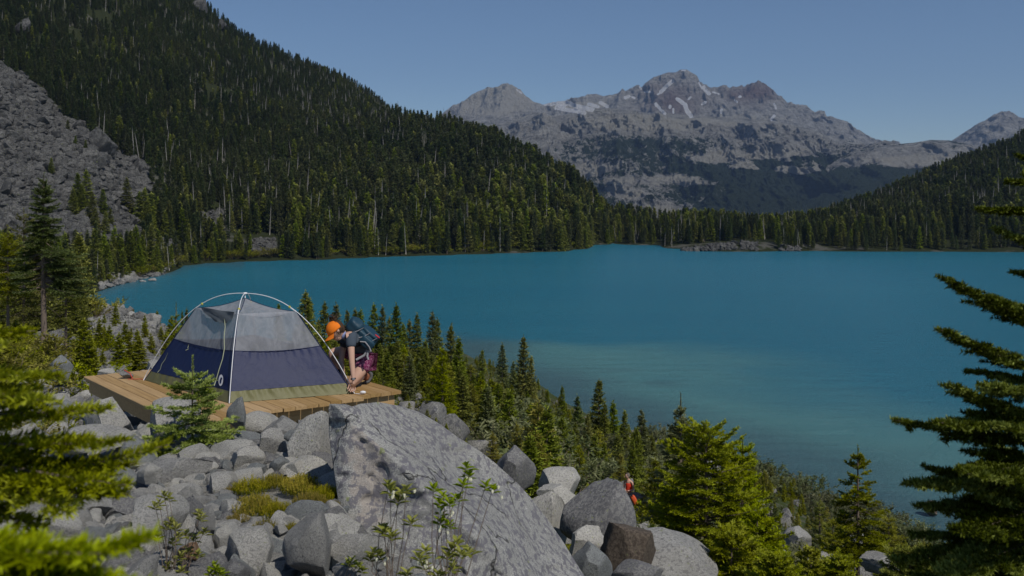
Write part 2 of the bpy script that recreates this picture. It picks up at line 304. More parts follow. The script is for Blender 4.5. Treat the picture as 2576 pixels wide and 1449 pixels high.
vg = m.mix(m.noise(p, 6, 5, .7), (.020, .030, .010), (.075, .095, .028)); vg = m.mix(m.ramp(m.noise(p, .5, 4), [(.5, 0.), (.6, .6)]), vg, (.12, .115, .095))
fc = m.math('ADD', rk, m.math('MULTIPLY', m.math('SUBTRACT', m.noise(p, .6, 5, .6), .5), 1.2)); c = m.mix(m.mapr(fc, .35, .65), vg, g1)
m.bump(m.math('ADD', m.noise(p, 12, 6, .7), m.noise(p, 60, 3, .7)), .9, .03); M['ground'] = m.done(c, .95, .1)
m = NT('mountain slope soil'); p = m.pos(); rk = m.attr('rock')
t1 = m.mix(m.noise(p, .5, 6, .7), (.05, .05, .053), (.15, .148, .148)); vg = m.mix(m.noise(p, .3, 6, .7), (.012, .016, .007), (.045, .052, .022))
vg = m.mix(m.ramp(m.noise(p, .035, 5, .65), [(.56, 0.), (.62, .75)]), vg, (.115, .11, .10))
c = m.mix(rk, vg, t1); m.bump(m.noise(p, .8, 6, .7), 1, .6); M['slope'] = m.done(c, .95, .05)
def terrain_piece(name, rmask, cmask, mat):
    r = np.where(rmask)[0]; cc = np.where(cmask)[0]; r0, r1, c0, c1 = r[0], r[-1]+1, cc[0], cc[-1]+1
    V_ = np.stack([XG[r0:r1, c0:c1], YY[r0:r1, c0:c1], ZG[r0:r1, c0:c1]], -1).reshape(-1, 3)
    me = mesh_np(name, V_, grid_faces(r1-r0, c1-c0), mat, True, {'rock': rockm[r0:r1, c0:c1].ravel()})
    return tag(add(name, me), kind='structure')
ALLU = UG > -1e9
terrain_piece('ground', YG <= 241, ALLU, M['ground'])
_b = YG >= YG[YG <= 241][-1]
terrain_piece('mountain_slope', _b, UG <= 1540, M['slope'])
terrain_piece('far_hill', _b, UG >= 1540, M['slope'])

# ------------------------------------------------------------------ lake
m = NT('glacial lake water'); p = m.pos(); sh = m.attr('shallow'); fa = m.attr('bed')
deep = m.mix(m.noise(m.scalev(p, (.006, .02, 1)), 1, 3), (.014, .150, .232), (.028, .190, .262))
c = m.mix(sh, deep, (.105, .265, .265)); c = m.mix(fa, c, m.mix(m.noise(p, .5, 4), (.045, .10, .13), (.075, .145, .165)))
rip = m.math('ADD', m.noise(m.scalev(p, (1.1, 3.2, 1)), 1.5, 5, .65), m.math('MULTIPLY', m.noise(m.scalev(p, (.10, .3, 1)), 1, 3), 1.5))
m.bump(rip, 1.0, .45); m.b.inputs['IOR'].default_value = 1.33; M['lake'] = m.done(c, .22, .35)
lu = np.arange(-700, 3301, 10.0); ly = np.exp(np.linspace(math.log(40), math.log(760), 260))
LX = (lu[None]-1288)/F*ly[:, None]; LYY = np.repeat(ly[:, None], len(lu), 1); LZ = np.zeros_like(LX)
_near = np.array([[-200, 260], [-60, 200], [-30, 186], [-8, 170], [-3.9, 156], [3.5, 140], [5.2, 128], [9, 118.6], [14.9, 107], [23.5, 93], [25.4, 83.7], [31, 76.8], [36, 64], [60, 55]], float)
def pdist(x, y, L):
    d = np.full(x.shape, 1e9)
    for a, b in zip(L[:-1], L[1:]):
        ab = b-a; t = np.clip(((x-a[0])*ab[0]+(y-a[1])*ab[1])/(ab@ab), 0, 1); d = np.minimum(d, np.hypot(x-a[0]-t*ab[0], y-a[1]-t*ab[1]))
    return d
dn = pdist(LX, LYY, _near); ns = fbm(np.stack([LX, LYY, LZ], -1)/16, 5, 4)
LU = np.repeat(lu[None], len(ly), 0)
shelf = (1-sstep(12, 58, dn+ns*14))*sstep(1040, 1190, LU)*(1-sstep(172, 184, LYY+ns*6))*.9
bed = (1-sstep(2, 20, dn+ns*9))*sstep(1000, 1200, LU)*.85
land = hz(LX, LYY); nb = np.clip((LYY > 250)*(1-sstep(0, 3.2, -land))*(LYY < 440)*(LU < 620), 0, 1)*.6
bed = np.maximum(bed, nb)
for (cu, cv, ru, rv) in ((1660, 965, 60, 8), (1540, 932, 70, 5), (1390, 955, 60, 5), (1835, 1095, 40, 6)):
    yy_ = 510+EYE*F/LYY; bed = np.maximum(bed, .35*np.exp(-((LU-cu)/ru)**2-((yy_-cv)/rv)**2)*(1+ns))
me = mesh_np('lake', np.stack([LX, LYY, LZ], -1).reshape(-1, 3), grid_faces(len(ly), len(lu)), M['lake'], True, {'shallow': shelf.ravel(), 'bed': np.clip(bed, 0, 1).ravel()})
tag(add('lake', me), kind='structure')

# ------------------------------------------------------------------ far mountain range
m = NT('mountain rock and forest'); p = m.pos(); fo = m.attr('forest'); rd = m.attr('red'); sn = m.attr('snow'); gr = m.attr('pale')
st = m.noise(m.scalev(p, (.014, .014, .04)), 1, 9, .78, .5)
rk = m.mix(m.ramp(st, [(.38, 0.), (.62, 1.)]), (.20, .195, .19), (.56, .545, .505)); rk = m.mix(rd, rk, m.mix(st, (.10, .062, .055), (.27, .175, .145)))
rk = m.mix(m.ramp(m.math('ADD', gr, m.math('MULTIPLY', m.math('SUBTRACT', m.noise(p, .022, 7, .8), .5), 2.2)), [(.42, 0.), (.6, 1.)]), rk, m.mix(st, (.34, .325, .285), (.60, .575, .51)))
fn = m.noise(m.scalev(p, (1, 1, 1.4)), .024, 9, .76); fm = m.math('ADD', fo, m.math('MULTIPLY', m.math('SUBTRACT', fn, .5), 2.0))
c = m.mix(m.ramp(fm, [(.45, 0.), (.54, 1.)]), rk, m.mix(m.noise(p, .05, 4, .7), (.020, .030, .016), (.058, .078, .040)))
sf = m.math('ADD', sn, m.math('MULTIPLY', m.math('SUBTRACT', m.noise(p, .03, 5, .7), .5), .5)); c = m.mix(m.ramp(sf, [(.485, 0.), (.515, 1.)]), c, (.80, .81, .84))
m.bump(m.math('ADD', m.noise(p, .02, 9, .8), m.math('MULTIPLY', m.noise(p, .1, 4, .8), .5)), 1, 60); M['range'] = m.done(c, .95, .05)
SNOW = [([(1663, 231), (1683, 212), (1692, 203)], 4.5), ([(1655, 238), (1668, 229)], 2.5), ([(1704, 250), (1722, 262), (1728, 280), (1738, 292)], 5.0), ([(1372, 263), (1420, 256), (1452, 268), (1490, 276)], 5.5),
        ([(1400, 272), (1440, 278), (1470, 284)], 5), ([(1482, 262), (1505, 268)], 4), ([(1510, 258), (1528, 268)], 4), ([(1770, 219), (1783, 236)], 4.5), ([(1758, 207), (1766, 222)], 2.2), ([(1793, 231), (1808, 236)], 2.2),
        ([(1650, 262), (1658, 272)], 3.8), ([(1661, 277), (1672, 286)], 3.2), ([(1693, 273), (1693, 284)], 2.4), ([(1684, 270), (1686, 267)], 3.4), ([(1767, 262), (1775, 257)], 3.2), ([(1948, 262), (1952, 274)], 2.6),
        ([(1941, 300), (1948, 292)], 3), ([(1572, 245), (1582, 242)], 3.6), ([(1623, 232), (1636, 231)], 2.6), ([(1614, 224), (1609, 218)], 1.8), ([(1597, 246), (1590, 243)], 2.4), ([(1815, 276), (1815, 283)], 3.2),
        ([(1850, 253), (1856, 257)], 2.6), ([(1860, 245), (1864, 243)], 2.8), ([(1732, 250), (1738, 244)], 2.4), ([(1430, 262), (1400, 268)], 3), ([(1300, 226), (1312, 234)], 2.2), ([(2465, 305), (2472, 298)], 2.5), ([(1715, 178), (1724, 178)], 1.6)]
PALE = [(1450, 265, 75, 12), (1250, 245, 110, 40), (1700, 305, 260, 9), (1850, 395, 100, 10), (1975, 388, 55, 14), (1600, 322, 130, 10), (1985, 425, 40, 9), (1885, 412, 30, 8), (1700, 455, 60, 10), (1655, 530, 60, 16), (2030, 420, 40, 8), (1560, 455, 40, 8), (1480, 420, 50, 12), (2300, 400, 130, 14), (1590, 480, 40, 12)]
def mountain(name, crest, Yc, Yb, vb, nv, amp, fmask, red, seed, u0, u1, du=1.6, convex=1.0, side=None):
    us = np.arange(u0, u1, du); vc = np.interp(us, [c[0] for c in crest], [c[1] for c in crest]); vbb = np.interp(us, *zip(*vb)) if isinstance(vb, list) else np.full(len(us), vb)
    t = np.concatenate([np.linspace(-.5, 0, 24)[:-1], np.linspace(0, 1, nv)])[:, None]; tc = np.clip(t, 0, 1)
    Yd = Yc+(Yb-Yc)*t; U = us[None]+0*t
    v = vc+(vbb-vc)*tc**convex; z = EYE-(v-510)/F*Yd
    back = np.clip(-t, 0, 1); z = z-back*2*(z.max()*.9); X = (U-1288)/F*Yd
    P = np.stack([X, Yd+0*X, z], -1); L_ = 430.
    rn = fbm(np.stack([P[..., 0]+90*fbm(P/400., seed+60, 3), P[..., 1], P[..., 2]], -1)/np.array([L_*.62, L_*2.2, L_*2.0]), seed, 7, .58, True); fl = fbm(P/120., seed+40, 5, .6, True)
    e = sstep(0, .10, tc)*(1-sstep(.96, 1, tc)*.6); wp = fbm(P/260., seed+80, 5, .62); wq = fbm(P/260.+50, seed+90, 5, .62)
    z = z+amp*(rn*e*1.2+fl*.26*(e+.015)); Yd2 = Yd-amp*2.2*rn*e-amp*.5*fl*e
    X = (U-1288)/F*Yd2+amp*.15*fl*e; v2 = vrow(X, Yd2, z); u2 = X/Yd2*F+1288; vs, us2 = v2+4*wq, u2+4*wp; v2 = v2+26*wq; u2 = u2+60*wp
    sn_ = np.zeros_like(X)
    for pl, wd in SNOW:
        d = pdist(us2, vs, np.array(pl, float)); sn_ = np.maximum(sn_, np.clip(1-d/(wd*1.08)*.5, 0, 1))
    if not red and seed != 11: sn_ *= 0
    pal = np.zeros_like(X)
    for cu, cv, ru, rv in PALE: pal = np.maximum(pal, 1.2*np.exp(-((u2-cu)/ru)**2-((v2-cv)/rv)**2))
    pal = np.clip(pal*(.8+fl), 0, 1)
    fo_ = np.clip(fmask(u2, v2)-pal*.9, 0, 1); rdm = np.zeros_like(X)
    if red: rdm = np.clip(np.exp(-((u2-1900)/60)**2-((v2-235)/30)**2)*1.2+np.exp(-((u2-1700)/75)**2-((v2-255)/45)**2)*.8, 0, 1)*(1-pal)*(.7+.5*rn)
    me = mesh_np(name, np.stack([X, Yd2, z], -1).reshape(-1, 3), grid_faces(len(t), len(us)), M['range'], True, {'forest': fo_.ravel(), 'red': np.clip(rdm, 0, 1).ravel(), 'snow': sn_.ravel(), 'pale': pal.ravel()})
    return tag(add(name, me), kind='structure')
C1 = [(900, 420), (1050, 330), (1100, 295), (1137, 268), (1165, 255), (1190, 239), (1225, 221), (1255, 219), (1283, 217), (1307, 227), (1336, 253), (1365, 265), (1388, 259), (1435, 252), (1461, 250), (1482, 237), (1500, 236), (1517, 242), (1545, 238), (1575, 235), (1598, 222), (1604, 221), (1612, 223), (1622, 210), (1640, 197), (1657, 190), (1680, 182), (1700, 182), (1712, 175), (1728, 175), (1744, 185), (1750, 188), (1759, 207), (1773, 218), (1785, 228), (1797, 230), (1820, 225), (1849, 224), (1862, 219), (1870, 222), (1880, 214), (1890, 215), (1898, 210), (1910, 211), (1934, 227), (1950, 240), (1966, 250), (1978, 262), (1989, 259), (2010, 265), (2030, 270), (2048, 286), (2059, 284), (2072, 288), (2078, 297), (2088, 296), (2100, 302), (2123, 312), (2145, 328), (2164, 341), (2199, 358), (2260, 380), (2400, 420)]
mountain('summit_ridge', C1, 7200, 5200, 430, 150, 60, lambda u, v: np.clip((v-330)/140, 0, .5), True, 5, 900, 2400)
C2 = [(900, 380), (1050, 330), (1150, 318), (1230, 318), (1300, 300), (1345, 282), (1400, 292), (1440, 285), (1500, 272), (1545, 273), (1569, 276), (1627, 284), (1690, 287), (1744, 291), (1831, 295), (1890, 299), (1948, 303), (1990, 314), (2036, 323), (2100, 347), (2181, 364), (2217, 366), (2300, 372), (2450, 385), (2700, 400)]
def f2(u, v):
    base = .29+.30*sstep(330, 430, v)+.20*sstep(450, 560, v)
    base = base+.45*sstep(1780, 1960, u)*sstep(380, 420, v)-.28*(1-sstep(1230, 1520, u)); base = base+.35*np.exp(-((u-1560)/160)**2-((v-365)/24)**2)+.3*np.exp(-((u-1760)/70)**2-((v-420)/60)**2)
    return base-.20*np.exp(-((u-1660)/90)**2-((v-525)/50)**2)
mountain('valley_mountain', C2, 4700, 2900, 640, 360, 66, f2, False, 11, 900, 2700, 1.5, .92)
C3 = [(2000, 470), (2150, 385), (2217, 366), (2298, 359), (2340, 352), (2386, 353), (2432, 360), (2576, 400), (2900, 420)]
mountain('shoulder_ridge', C3, 4300, 2700, 640, 160, 45, lambda u, v: .45+.5*sstep(400, 440, v)-.45*np.exp(-((u-2290)/110)**2-((v-385)/20)**2), False, 27, 2000, 2900, 2.2)
C4 = [(2280, 430), (2397, 352), (2430, 330), (2461, 312), (2485, 300), (2502, 288), (2520, 281), (2537, 280), (2550, 284), (2562, 294), (2576, 297), (2640, 320), (2720, 335), (2900, 420)]
mountain('distant_peak', C4, 6500, 5000, 480, 100, 55, lambda u, v: .1+.5*sstep(360, 400, v), False, 33, 2280, 2900, 2.0)

# ------------------------------------------------------------------ the air between here and the mountains
mh = bpy.data.materials.new('haze'); mh.use_nodes = True; t_ = mh.node_tree; t_.nodes.remove(t_.nodes['Principled BSDF'])
pv = t_.nodes.new('ShaderNodeVolumePrincipled'); pv.inputs['Color'].default_value = (.42, .62, 1.0, 1); pv.inputs['Density'].default_value = HAZE; pv.inputs['Anisotropy'].default_value = 0.2
t_.links.new(pv.outputs[0], t_.nodes['Material Output'].inputs['Volume'])
mb = MB(); mb.box((0, 4400, 500), (5200, 0, 0), (0, 4500, 0), (0, 0, 720)); hz_o = mb.build('haze', mh); tag(hz_o, 'thin pale blue air over the lake and the far mountains', 'haze', kind='stuff')
# ------------------------------------------------------------------ conifers
def frame(D):
    D = D/(np.linalg.norm(D, axis=1)[:, None]+1e-9); up = np.array([0, 0, 1.])
    S = np.cross(D, up); n = np.linalg.norm(S, axis=1)[:, None]; S = np.where(n < .15, np.cross(D, [1., 0, 0]), S)
    S /= np.linalg.norm(S, axis=1)[:, None]+1e-9; return D, S, np.cross(S, D)
def needles(r, P0, P1, tint, dens, nl, nw, fwd=.7, lift=.35, rnd=False):
    """flat pointed needles (or needle sprays) set round the twig segments P0-P1"""
    Ls = np.linalg.norm(P1-P0, axis=1); k = np.maximum(2, (Ls*dens+r.random(len(Ls))).astype(int))
    idx = np.repeat(np.arange(len(Ls)), k); n = len(idx); t = r.random(n)
    D, S, U = frame(P1-P0); D, S, U = D[idx], S[idx], U[idx]
    a = r.random(n)*2*np.pi; rad = np.cos(a)[:, None]*S+(np.sin(a)*.75+lift)[:, None]*U
    dr = D*fwd+rad*(1 if rnd else (.65+.5*r.random(n))[:, None]); dr /= np.linalg.norm(dr, axis=1)[:, None]
    ln = nl*(.7+.6*r.random(n)); b = P0[idx]+(P1-P0)[idx]*t[:, None]
    wd = np.cross(dr, r.normal(size=(n, 3))*.35+U); wd /= np.linalg.norm(wd, axis=1)[:, None]+1e-9; wd *= nw*.5
    V = np.stack([b-wd, b+wd, b+dr*ln[:, None]+wd*.25, b+dr*ln[:, None]-wd*.25], 1).reshape(-1, 3)
    F4 = np.arange(4*n).reshape(-1, 4); tt = np.clip(tint[idx]+.16*r.normal(size=n), 0, 1); tt = np.repeat(tt, 4); tt[2::4] += .12; tt[3::4] += .12
    return V, F4, np.clip(tt, 0, 1)
def conifer(r, H, R, clear=.05, nwh=26, pw=5, tw=5, dens=9., nl=.35, nw=.11, shape=.85, drop=.12, droop=.35, twl=.42, tert=0,
            el0=-.25, el1=.6, trunk_r=None, wood=False, leader=.05, tier=.0, branches=None, tipup=.25, bend=0., lowtaper=.12, mindist=.0, tb=.0, fwd=.7):
    S0 = []; S1 = []; TI = []; mb = MB(); tr = trunk_r or H*.013+.01
    bx, by = r.normal(size=2)*bend
    ax = lambda h: np.array([bx*math.sin(h/H*2.6), by*math.sin(h/H*2.1), h])
    mb.tube([ax(H*q) for q in np.linspace(0, 1, 9)], [tr*(1-q)**.8*(1.35 if q == 0 else 1)+.0015*H for q in np.linspace(0, 1, 9)], 7)
    BL = []
    for i in range(nwh):
        q = (i+.5*r.random())/nwh; q = q**.95; h = H*(clear+(1-clear-leader)*q)
        prof = (1-q)**shape*min(1, .55+q/lowtaper*.45)
        if tier: prof *= 1-tier*((i*1.0) % 3)/3
        for j in range(pw if q < .85 else max(3, pw-1)):
            if r.random() < drop: continue
            BL.append((h+H*.012*r.normal(), j/pw*6.283+i*1.9+r.normal()*.25, R*prof*(.68+.5*r.random())+.02*H*.5, el0+(el1-el0)*q**1.3+r.normal()*.08, q))
    if branches: BL = branches+BL
    for h, az, L, el, q in BL:
        d = np.array([math.cos(az), math.sin(az), 0]); sd_ = np.array([-d[1], d[0], 0]); o = ax(h); npt = 5
        s = np.linspace(0, 1, npt); dr = droop*(1-q)
        z = L*(s*math.tan(el)*1.0-dr*s**1.5+tipup*(1-q*.5)*s**3)
        B = o+d*(L*s)[:, None]; B[:, 2] += z; B += sd_*(L*.06*r.normal()*s**2)[:, None]
        bt = .38+.12*r.normal()+.10*q+tb
        if wood: mb.tube(B, np.linspace(tr*.28*(L/R)**.5+.001, .0015, npt), 4, False)
        for k in range(npt-1):
            if k == 0 and mindist > 0: continue
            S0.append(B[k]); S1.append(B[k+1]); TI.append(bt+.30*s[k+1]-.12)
        nt_ = max(2, int(tw*(L/R)**.6+.5))
        for side in (-1, 1):
            for k in range(nt_):
                sp = (.16+mindist)+(.8-mindist)*(k+.3+.5*r.random())/nt_; f = sp*(npt-1); a = int(f); P = B[a]+(B[a+1]-B[a])*(f-a); T = B[a+1]-B[a]; T /= np.linalg.norm(T)+1e-9
                l = L*twl*(1.12-sp)*(.75+.5*r.random())+.015*H*.3
                dd = T*(.62+.2*r.random())+sd_*side*.8; dd[2] += -.05+.12*r.normal(); dd /= np.linalg.norm(dd); Q = P+dd*l; Q[2] -= dr*l*.25
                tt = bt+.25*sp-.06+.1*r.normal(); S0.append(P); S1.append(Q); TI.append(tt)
                if tert and l > .05*R:
                    for w_ in range(tert):
                        g = (w_+.6)/(tert+.6)
                        for s2 in (-1, 1):
                            e = dd*.75+np.cross(dd, [0, 0, 1])*s2*.7; e /= np.linalg.norm(e); l2 = l*.5*(1.15-g)*(.7+.5*r.random()); P2 = P+(Q-P)*g
                            S0.append(P2); S1.append(P2+e*l2); TI.append(tt+.12*g+.05)
    S0.append(ax(H*(1-leader*1.6))); S1.append(ax(H)+[0, 0, nl*.2]); TI.append(.8)
    V, F4, T = needles(r, np.array(S0), np.array(S1), np.array(TI), dens, nl, nw, fwd)
    return (V, F4, T), mb
def dead_twigs(r, mb, H, h0, h1, n, L, rad=.004):
    for i in range(n):
        h = h0+(h1-h0)*r.random(); a = r.random()*6.283; l = L*(.4+.7*r.random()); d = np.array([math.cos(a), math.sin(a), -.15-.3*r.random()])
        P = [np.array([0, 0, h])+d*l*s+np.array([0, 0, -.2*l*s*s]) for s in (0, .5, 1)]; mb.tube(P, [rad*1.6, rad, rad*.3], 4, False)
        for q in (.4, .65):
            e = d+r.normal(size=3)*.6; mb.tube([P[0]+d*l*q, P[0]+d*l*q+e*l*.3], [rad*.8, rad*.2], 3, False)
def protos(kind, n, **kw):
    out = []
    for i in range(n):
        r = np.random.default_rng(hash(kind) % 1000+i if False else sum(map(ord, kind))+i*13)
        kk = {a: (b(r) if callable(b) else b) for a, b in kw.items() if a not in ('mat', 'dead')}
        (V, F4, T), mb = conifer(r, 1.0, **kk)
        if kw.get('dead'): dead_twigs(r, mb, 1, .04, .5, kw['dead'], .09, .0022)
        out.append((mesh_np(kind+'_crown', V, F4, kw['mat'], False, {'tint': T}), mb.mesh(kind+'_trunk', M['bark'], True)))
    return out
U_ = lambda a, b: (lambda r: a+(b-a)*r.random())
# unit-height prototypes
PF = protos('slope_fir', 7, mat=M['fir'], R=U_(.13, .19), nwh=30, pw=6, tw=4, dens=120, nl=.028, nw=.013, shape=.8, clear=U_(.03, .14), bend=.008, trunk_r=.011, droop=.5, drop=.10)
PB = protos('blue_fir', 3, mat=M['fir_blue'], R=U_(.15, .20), nwh=30, pw=6, tw=4, dens=120, nl=.028, nw=.013, shape=.8, clear=.04, bend=.008, trunk_r=.011, droop=.4)
PY = protos('bright_fir', 3, mat=M['fir_bright'], R=U_(.20, .26), nwh=20, pw=6, tw=5, dens=100, nl=.032, nw=.012, shape=.75, clear=.06, bend=.01, trunk_r=.013, droop=.3, dead=10)
PL = protos('left_fir', 4, mat=M['fir_near'], R=U_(.18, .23), nwh=26, pw=6, tw=6, dens=190, nl=.024, nw=.011, shape=.75, clear=.04, trunk_r=.014, tert=1, wood=True, droop=.35)
_ni = [0]
def put_tree(proto, x, y, z, H, name, label, group, cat='tree', wide=1.0, rz=None, lean=0):
    e = empty(name, (x, y, z-.02*H), rng.random()*6.28 if rz is None else rz, label, cat, group, (H*wide, H*wide, H))
    if lean: e.rotation_euler[0] = lean*rng.normal(); e.rotation_euler[1] = lean*rng.normal()
    add('trunk', proto[1], e); add('crown', proto[0], e); _ni[0] += 1; return e
def tree_at(proto, u, vtop, y, name, label, group=None, wide=1.0, sink=0, zb=None, **kw):
    x = (u-1288)/F*y; zg = float(hz(x, y)) if zb is None else zb; zt = EYE-(vtop-510)/F*y
    return put_tree(proto, x, y, zg-sink, max(.5, zt-zg+sink), name, label, group, wide=wide, **kw)
G_SL = 'conifers on the slope between the tent platform and the lake'
L_SL = 'green spire-shaped conifer on the forested slope below the tent platform'
DIST = {1091: 'tall dark paired spire fir rising against the lake, right of the kneeling person', 1317: 'tall slender fir spire standing above the pale shallow water of the lake', 1509: 'tall needle-thin fir spire standing over the lake above the red tank top hiker',
        768: 'broad tall dark fir rising against the lake just right of the tent roof', 702: 'tiny fir top showing above the tent roof against the lake', 1264: 'short dark fir spire poking above the shoreline shrubs', 1614: 'thin bare-topped fir spire near the lake beside the broad dark fir'}
SPOT = [(1012, 810, 90), (1030, 800, 95), (1048, 784, 95), (1091, 778, 80), (1101, 797, 84), (1136, 812, 72), (1154, 843, 66), (1214, 877, 96), (1264, 860, 110), (1317, 839, 84), (1336, 893, 82), (1377, 978, 78), (1414, 967, 84), (1453, 990, 60), (1509, 947, 62), (1542, 1004, 70),
        (1523, 1008, 60), (1571, 1030, 72), (1614, 1023, 58), (1604, 1070, 50), (768, 726, 66), (782, 750, 70), (816, 754, 80), (844, 756, 84), (875, 776, 92), (895, 773, 100), (908, 773, 100), (940, 759, 92), (963, 766, 92), (980, 793, 90), (996, 759, 80), (702, 762, 110), (1169, 912, 88),
        (1290, 905, 90), (1235, 930, 84), (1000, 850, 60), (1070, 850, 64), (1400, 1035, 62), (1360, 990, 66), (1190, 950, 74), (1480, 1035, 52), (1555, 1085, 46), (1440, 1080, 46), (1300, 1000, 60), (1250, 1010, 56), (1590, 1100, 44), (1520, 1110, 42), (1345, 1090, 44), (1030, 880, 52), (955, 860, 60), (900, 840, 70), (860, 830, 78), (800, 800, 78), (1215, 1050, 44), (1640, 1090, 60)]
for i, (u, vt, y) in enumerate(SPOT):
    pr = PB[i % 3] if i % 5 == 3 else PF[i % 7]; lab = DIST.get(u)
    tree_at(pr, u, vt, y, 'fir_tree', lab or L_SL, None if lab else G_SL, wide=(1.25 if u in (768, 1720) else .95+.25*rng.random()))
ENV = [(740, 815), (850, 835), (1000, 860), (1160, 900), (1250, 950), (1350, 985), (1400, 1035), (1500, 1065), (1640, 1110), (1700, 1150), (1900, 1205), (2050, 1270), (2300, 1340)]
G_F = 'small conifers filling the slope below the tent platform'; L_F = 'small bushy green conifer among its neighbours on the slope below the platform'
cnt = 0; used = []
for _ in range(6000):
    if cnt >= 190: break
    u = 730+rng.random()*980; y = 22+rng.random()*125; x = (u-1288)/F*y; z = float(hz(x, y))
    if z < .5: continue
    H = min(8, (1.8+4.2*rng.random())*(.8+y/110)); vt = vrow(x, y, z+H); vb = vrow(x, y, z)
    if vt < np.interp(u, *zip(*ENV))+4 or vb > 1330: continue
    if u > 1380 and vb > np.interp(u, [1380, 1660, 1800], [1190, 1240, 1330]) : continue
    if 1470 < u < 1700 and y < 46: continue
    if u < 1330 and vb > np.interp(u, [730, 1010, 1290], [960, 1010, 1180]): continue
    if any((x-a)**2+(y-b)**2 < (c+H*.12)**2 for a, b, c in used): continue
    used.append((x, y, H*.14)); k = rng.random()
    pr = PY[cnt % 3] if k < .22 else (PB[cnt % 3] if k < .30 else PF[cnt % 7])
    put_tree(pr, x, y, z, H, 'fir_tree', L_F, G_F, wide=1.2+.5*rng.random()); cnt += 1
for u, vt, y, wd, lab in [(1115, 868, 40, 1.1, 'bright yellow-green young fir with pale trunk beyond the right end of the platform'), (1560, 1140, 44, 1.2, 'low yellow-green fir just left of the hiker in red'), (1460, 1115, 36, 1.2, 'small bright fir behind the striped boulder'),
                          (1300, 1060, 38, 1.0, 'little bright fir above the pointed grey boulder'), (1240, 1085, 36, 1.2, 'low bright fir behind the crest of the big lichen boulder'), (1650, 1150, 36, 1.4, 'small fir right of the hiker in red with drooping green branches')]:
    tree_at(PY[int(u) % 3], u, vt, y, 'young_fir', lab, wide=wd)
# left-hand trees
LT = [(291, 765, 55, 1.25, PL, 'tall full fir in front of the grey boulder bank left of the tent'), (364, 790, 52, 1.1, PL, 'slim young fir on the boulder bank just left of the tent'), (441, 798, 60, 1.15, PL, 'small fir close behind the left pole of the tent'),
      (458, 781, 75, .8, PF, 'thin fir top above the boulders behind the left tent pole'), (469, 772, 78, .8, PF, 'thin dark fir spire nearest the left tent pole'), (204, 700, 34, 1.5, PF, 'broad dark shaded fir between the bare trunk and the boulder bank'),
      (221, 845, 30, 1.35, PL, 'small green fir growing at the foot of the dark broad fir'), (258, 880, 24, 1.3, PL, 'low fir behind the left corner of the platform'), (330, 850, 40, 1.2, PL, 'low bushy fir behind the stone on the platform')]
for i, (u, vt, y) in enumerate([(262, 850, 38), (315, 845, 34), (345, 870, 30), (275, 860, 30), (405, 850, 44), (420, 870, 32), (380, 885, 28), (300, 890, 24), (395, 800, 66), (335, 800, 68), (430, 820, 50), (210, 860, 22), (350, 900, 22), (262, 815, 50), (192, 760, 40), (250, 840, 33), (288, 830, 44), (325, 880, 26), (225, 905, 20), (445, 860, 36), (365, 840, 46)]):
    tree_at(PL[i % 4], u, vt-int(1500/y)*.9, y, 'fir_tree', 'young green fir dotted over the boulder bank behind the platform', 'young firs on the boulder bank', wide=1.3)
for i, (u, vt, y, wd, P_, lab) in enumerate(LT): tree_at(P_[i % len(P_)], u, vt, y, 'fir_tree', lab, wide=wd)
for i, (u, vt, y) in enumerate([(-30, 760, 26), (40, 800, 30), (10, 840, 21), (185, 850, 26), (-40, 870, 17), (235, 900, 21), (40, 740, 44), (150, 760, 48), (190, 800, 42), (-10, 700, 50), (230, 870, 34)]):
    tree_at((PL+PF)[i % 9], u, vt, y, 'fir_tree', 'green fir crowded among the others round the tall bare-trunked fir', 'firs crowding round the tall bare-trunked fir', wide=1.5)
# trees on the shore of the left bay and among the talus
G_S = 'conifers along the left bay shore'; L_S = 'green conifer on the left bay shore below the talus slope'
SB = [(241, 573), (262, 577), (287, 590), (327, 577), (344, 565), (305, 600), (270, 610), (360, 590), (378, 600), (395, 610), (225, 600), (380, 560), (350, 610), (320, 615), (250, 640), (335, 640), (385, 630), (215, 640), (290, 640), (400, 640)]
for i, (u, vt) in enumerate(SB):
    y = (ycol(u, 692-12*(i % 3), 275) if u > 236 else 290+15*(i % 3)); tree_at(PF[i % 7], u, vt, y, 'fir_tree', L_S, G_S, wide=1.3)
G_T = 'conifers standing in the grey talus'; L_T = 'dark green conifer standing alone in the grey talus slope'
for i, (u, vt, vb) in enumerate([(196, 432, 525), (217, 423, 530), (207, 460, 540), (258, 473, 550), (320, 444, 537), (277, 523, 575), (240, 520, 580), (265, 530, 590), (170, 300, 330), (190, 340, 372), (215, 352, 385), (350, 480, 560), (365, 470, 570), (370, 500, 600), (128, 395, 440), (232, 480, 560), (185, 470, 545)]):
    y = ycol(u, vb, 300); tree_at(PF[i % 7], u, vt, y, 'fir_tree', L_T, G_T, wide=1.5)
G_W = 'conifers and saplings at the left end of the lake'; L_W = 'green conifer in the thicket at the left end of the lake'
for i in range(30):
    u = -60+300*rng.random(); y = 45+190*rng.random(); x = (u-1288)/F*y; z = float(hz(x, y)); H = 2.5+y*.022+2.5*rng.random()
    put_tree((PF+PL)[i % 11], x, y, z, H, 'fir_tree', L_W, G_W, wide=1.35)

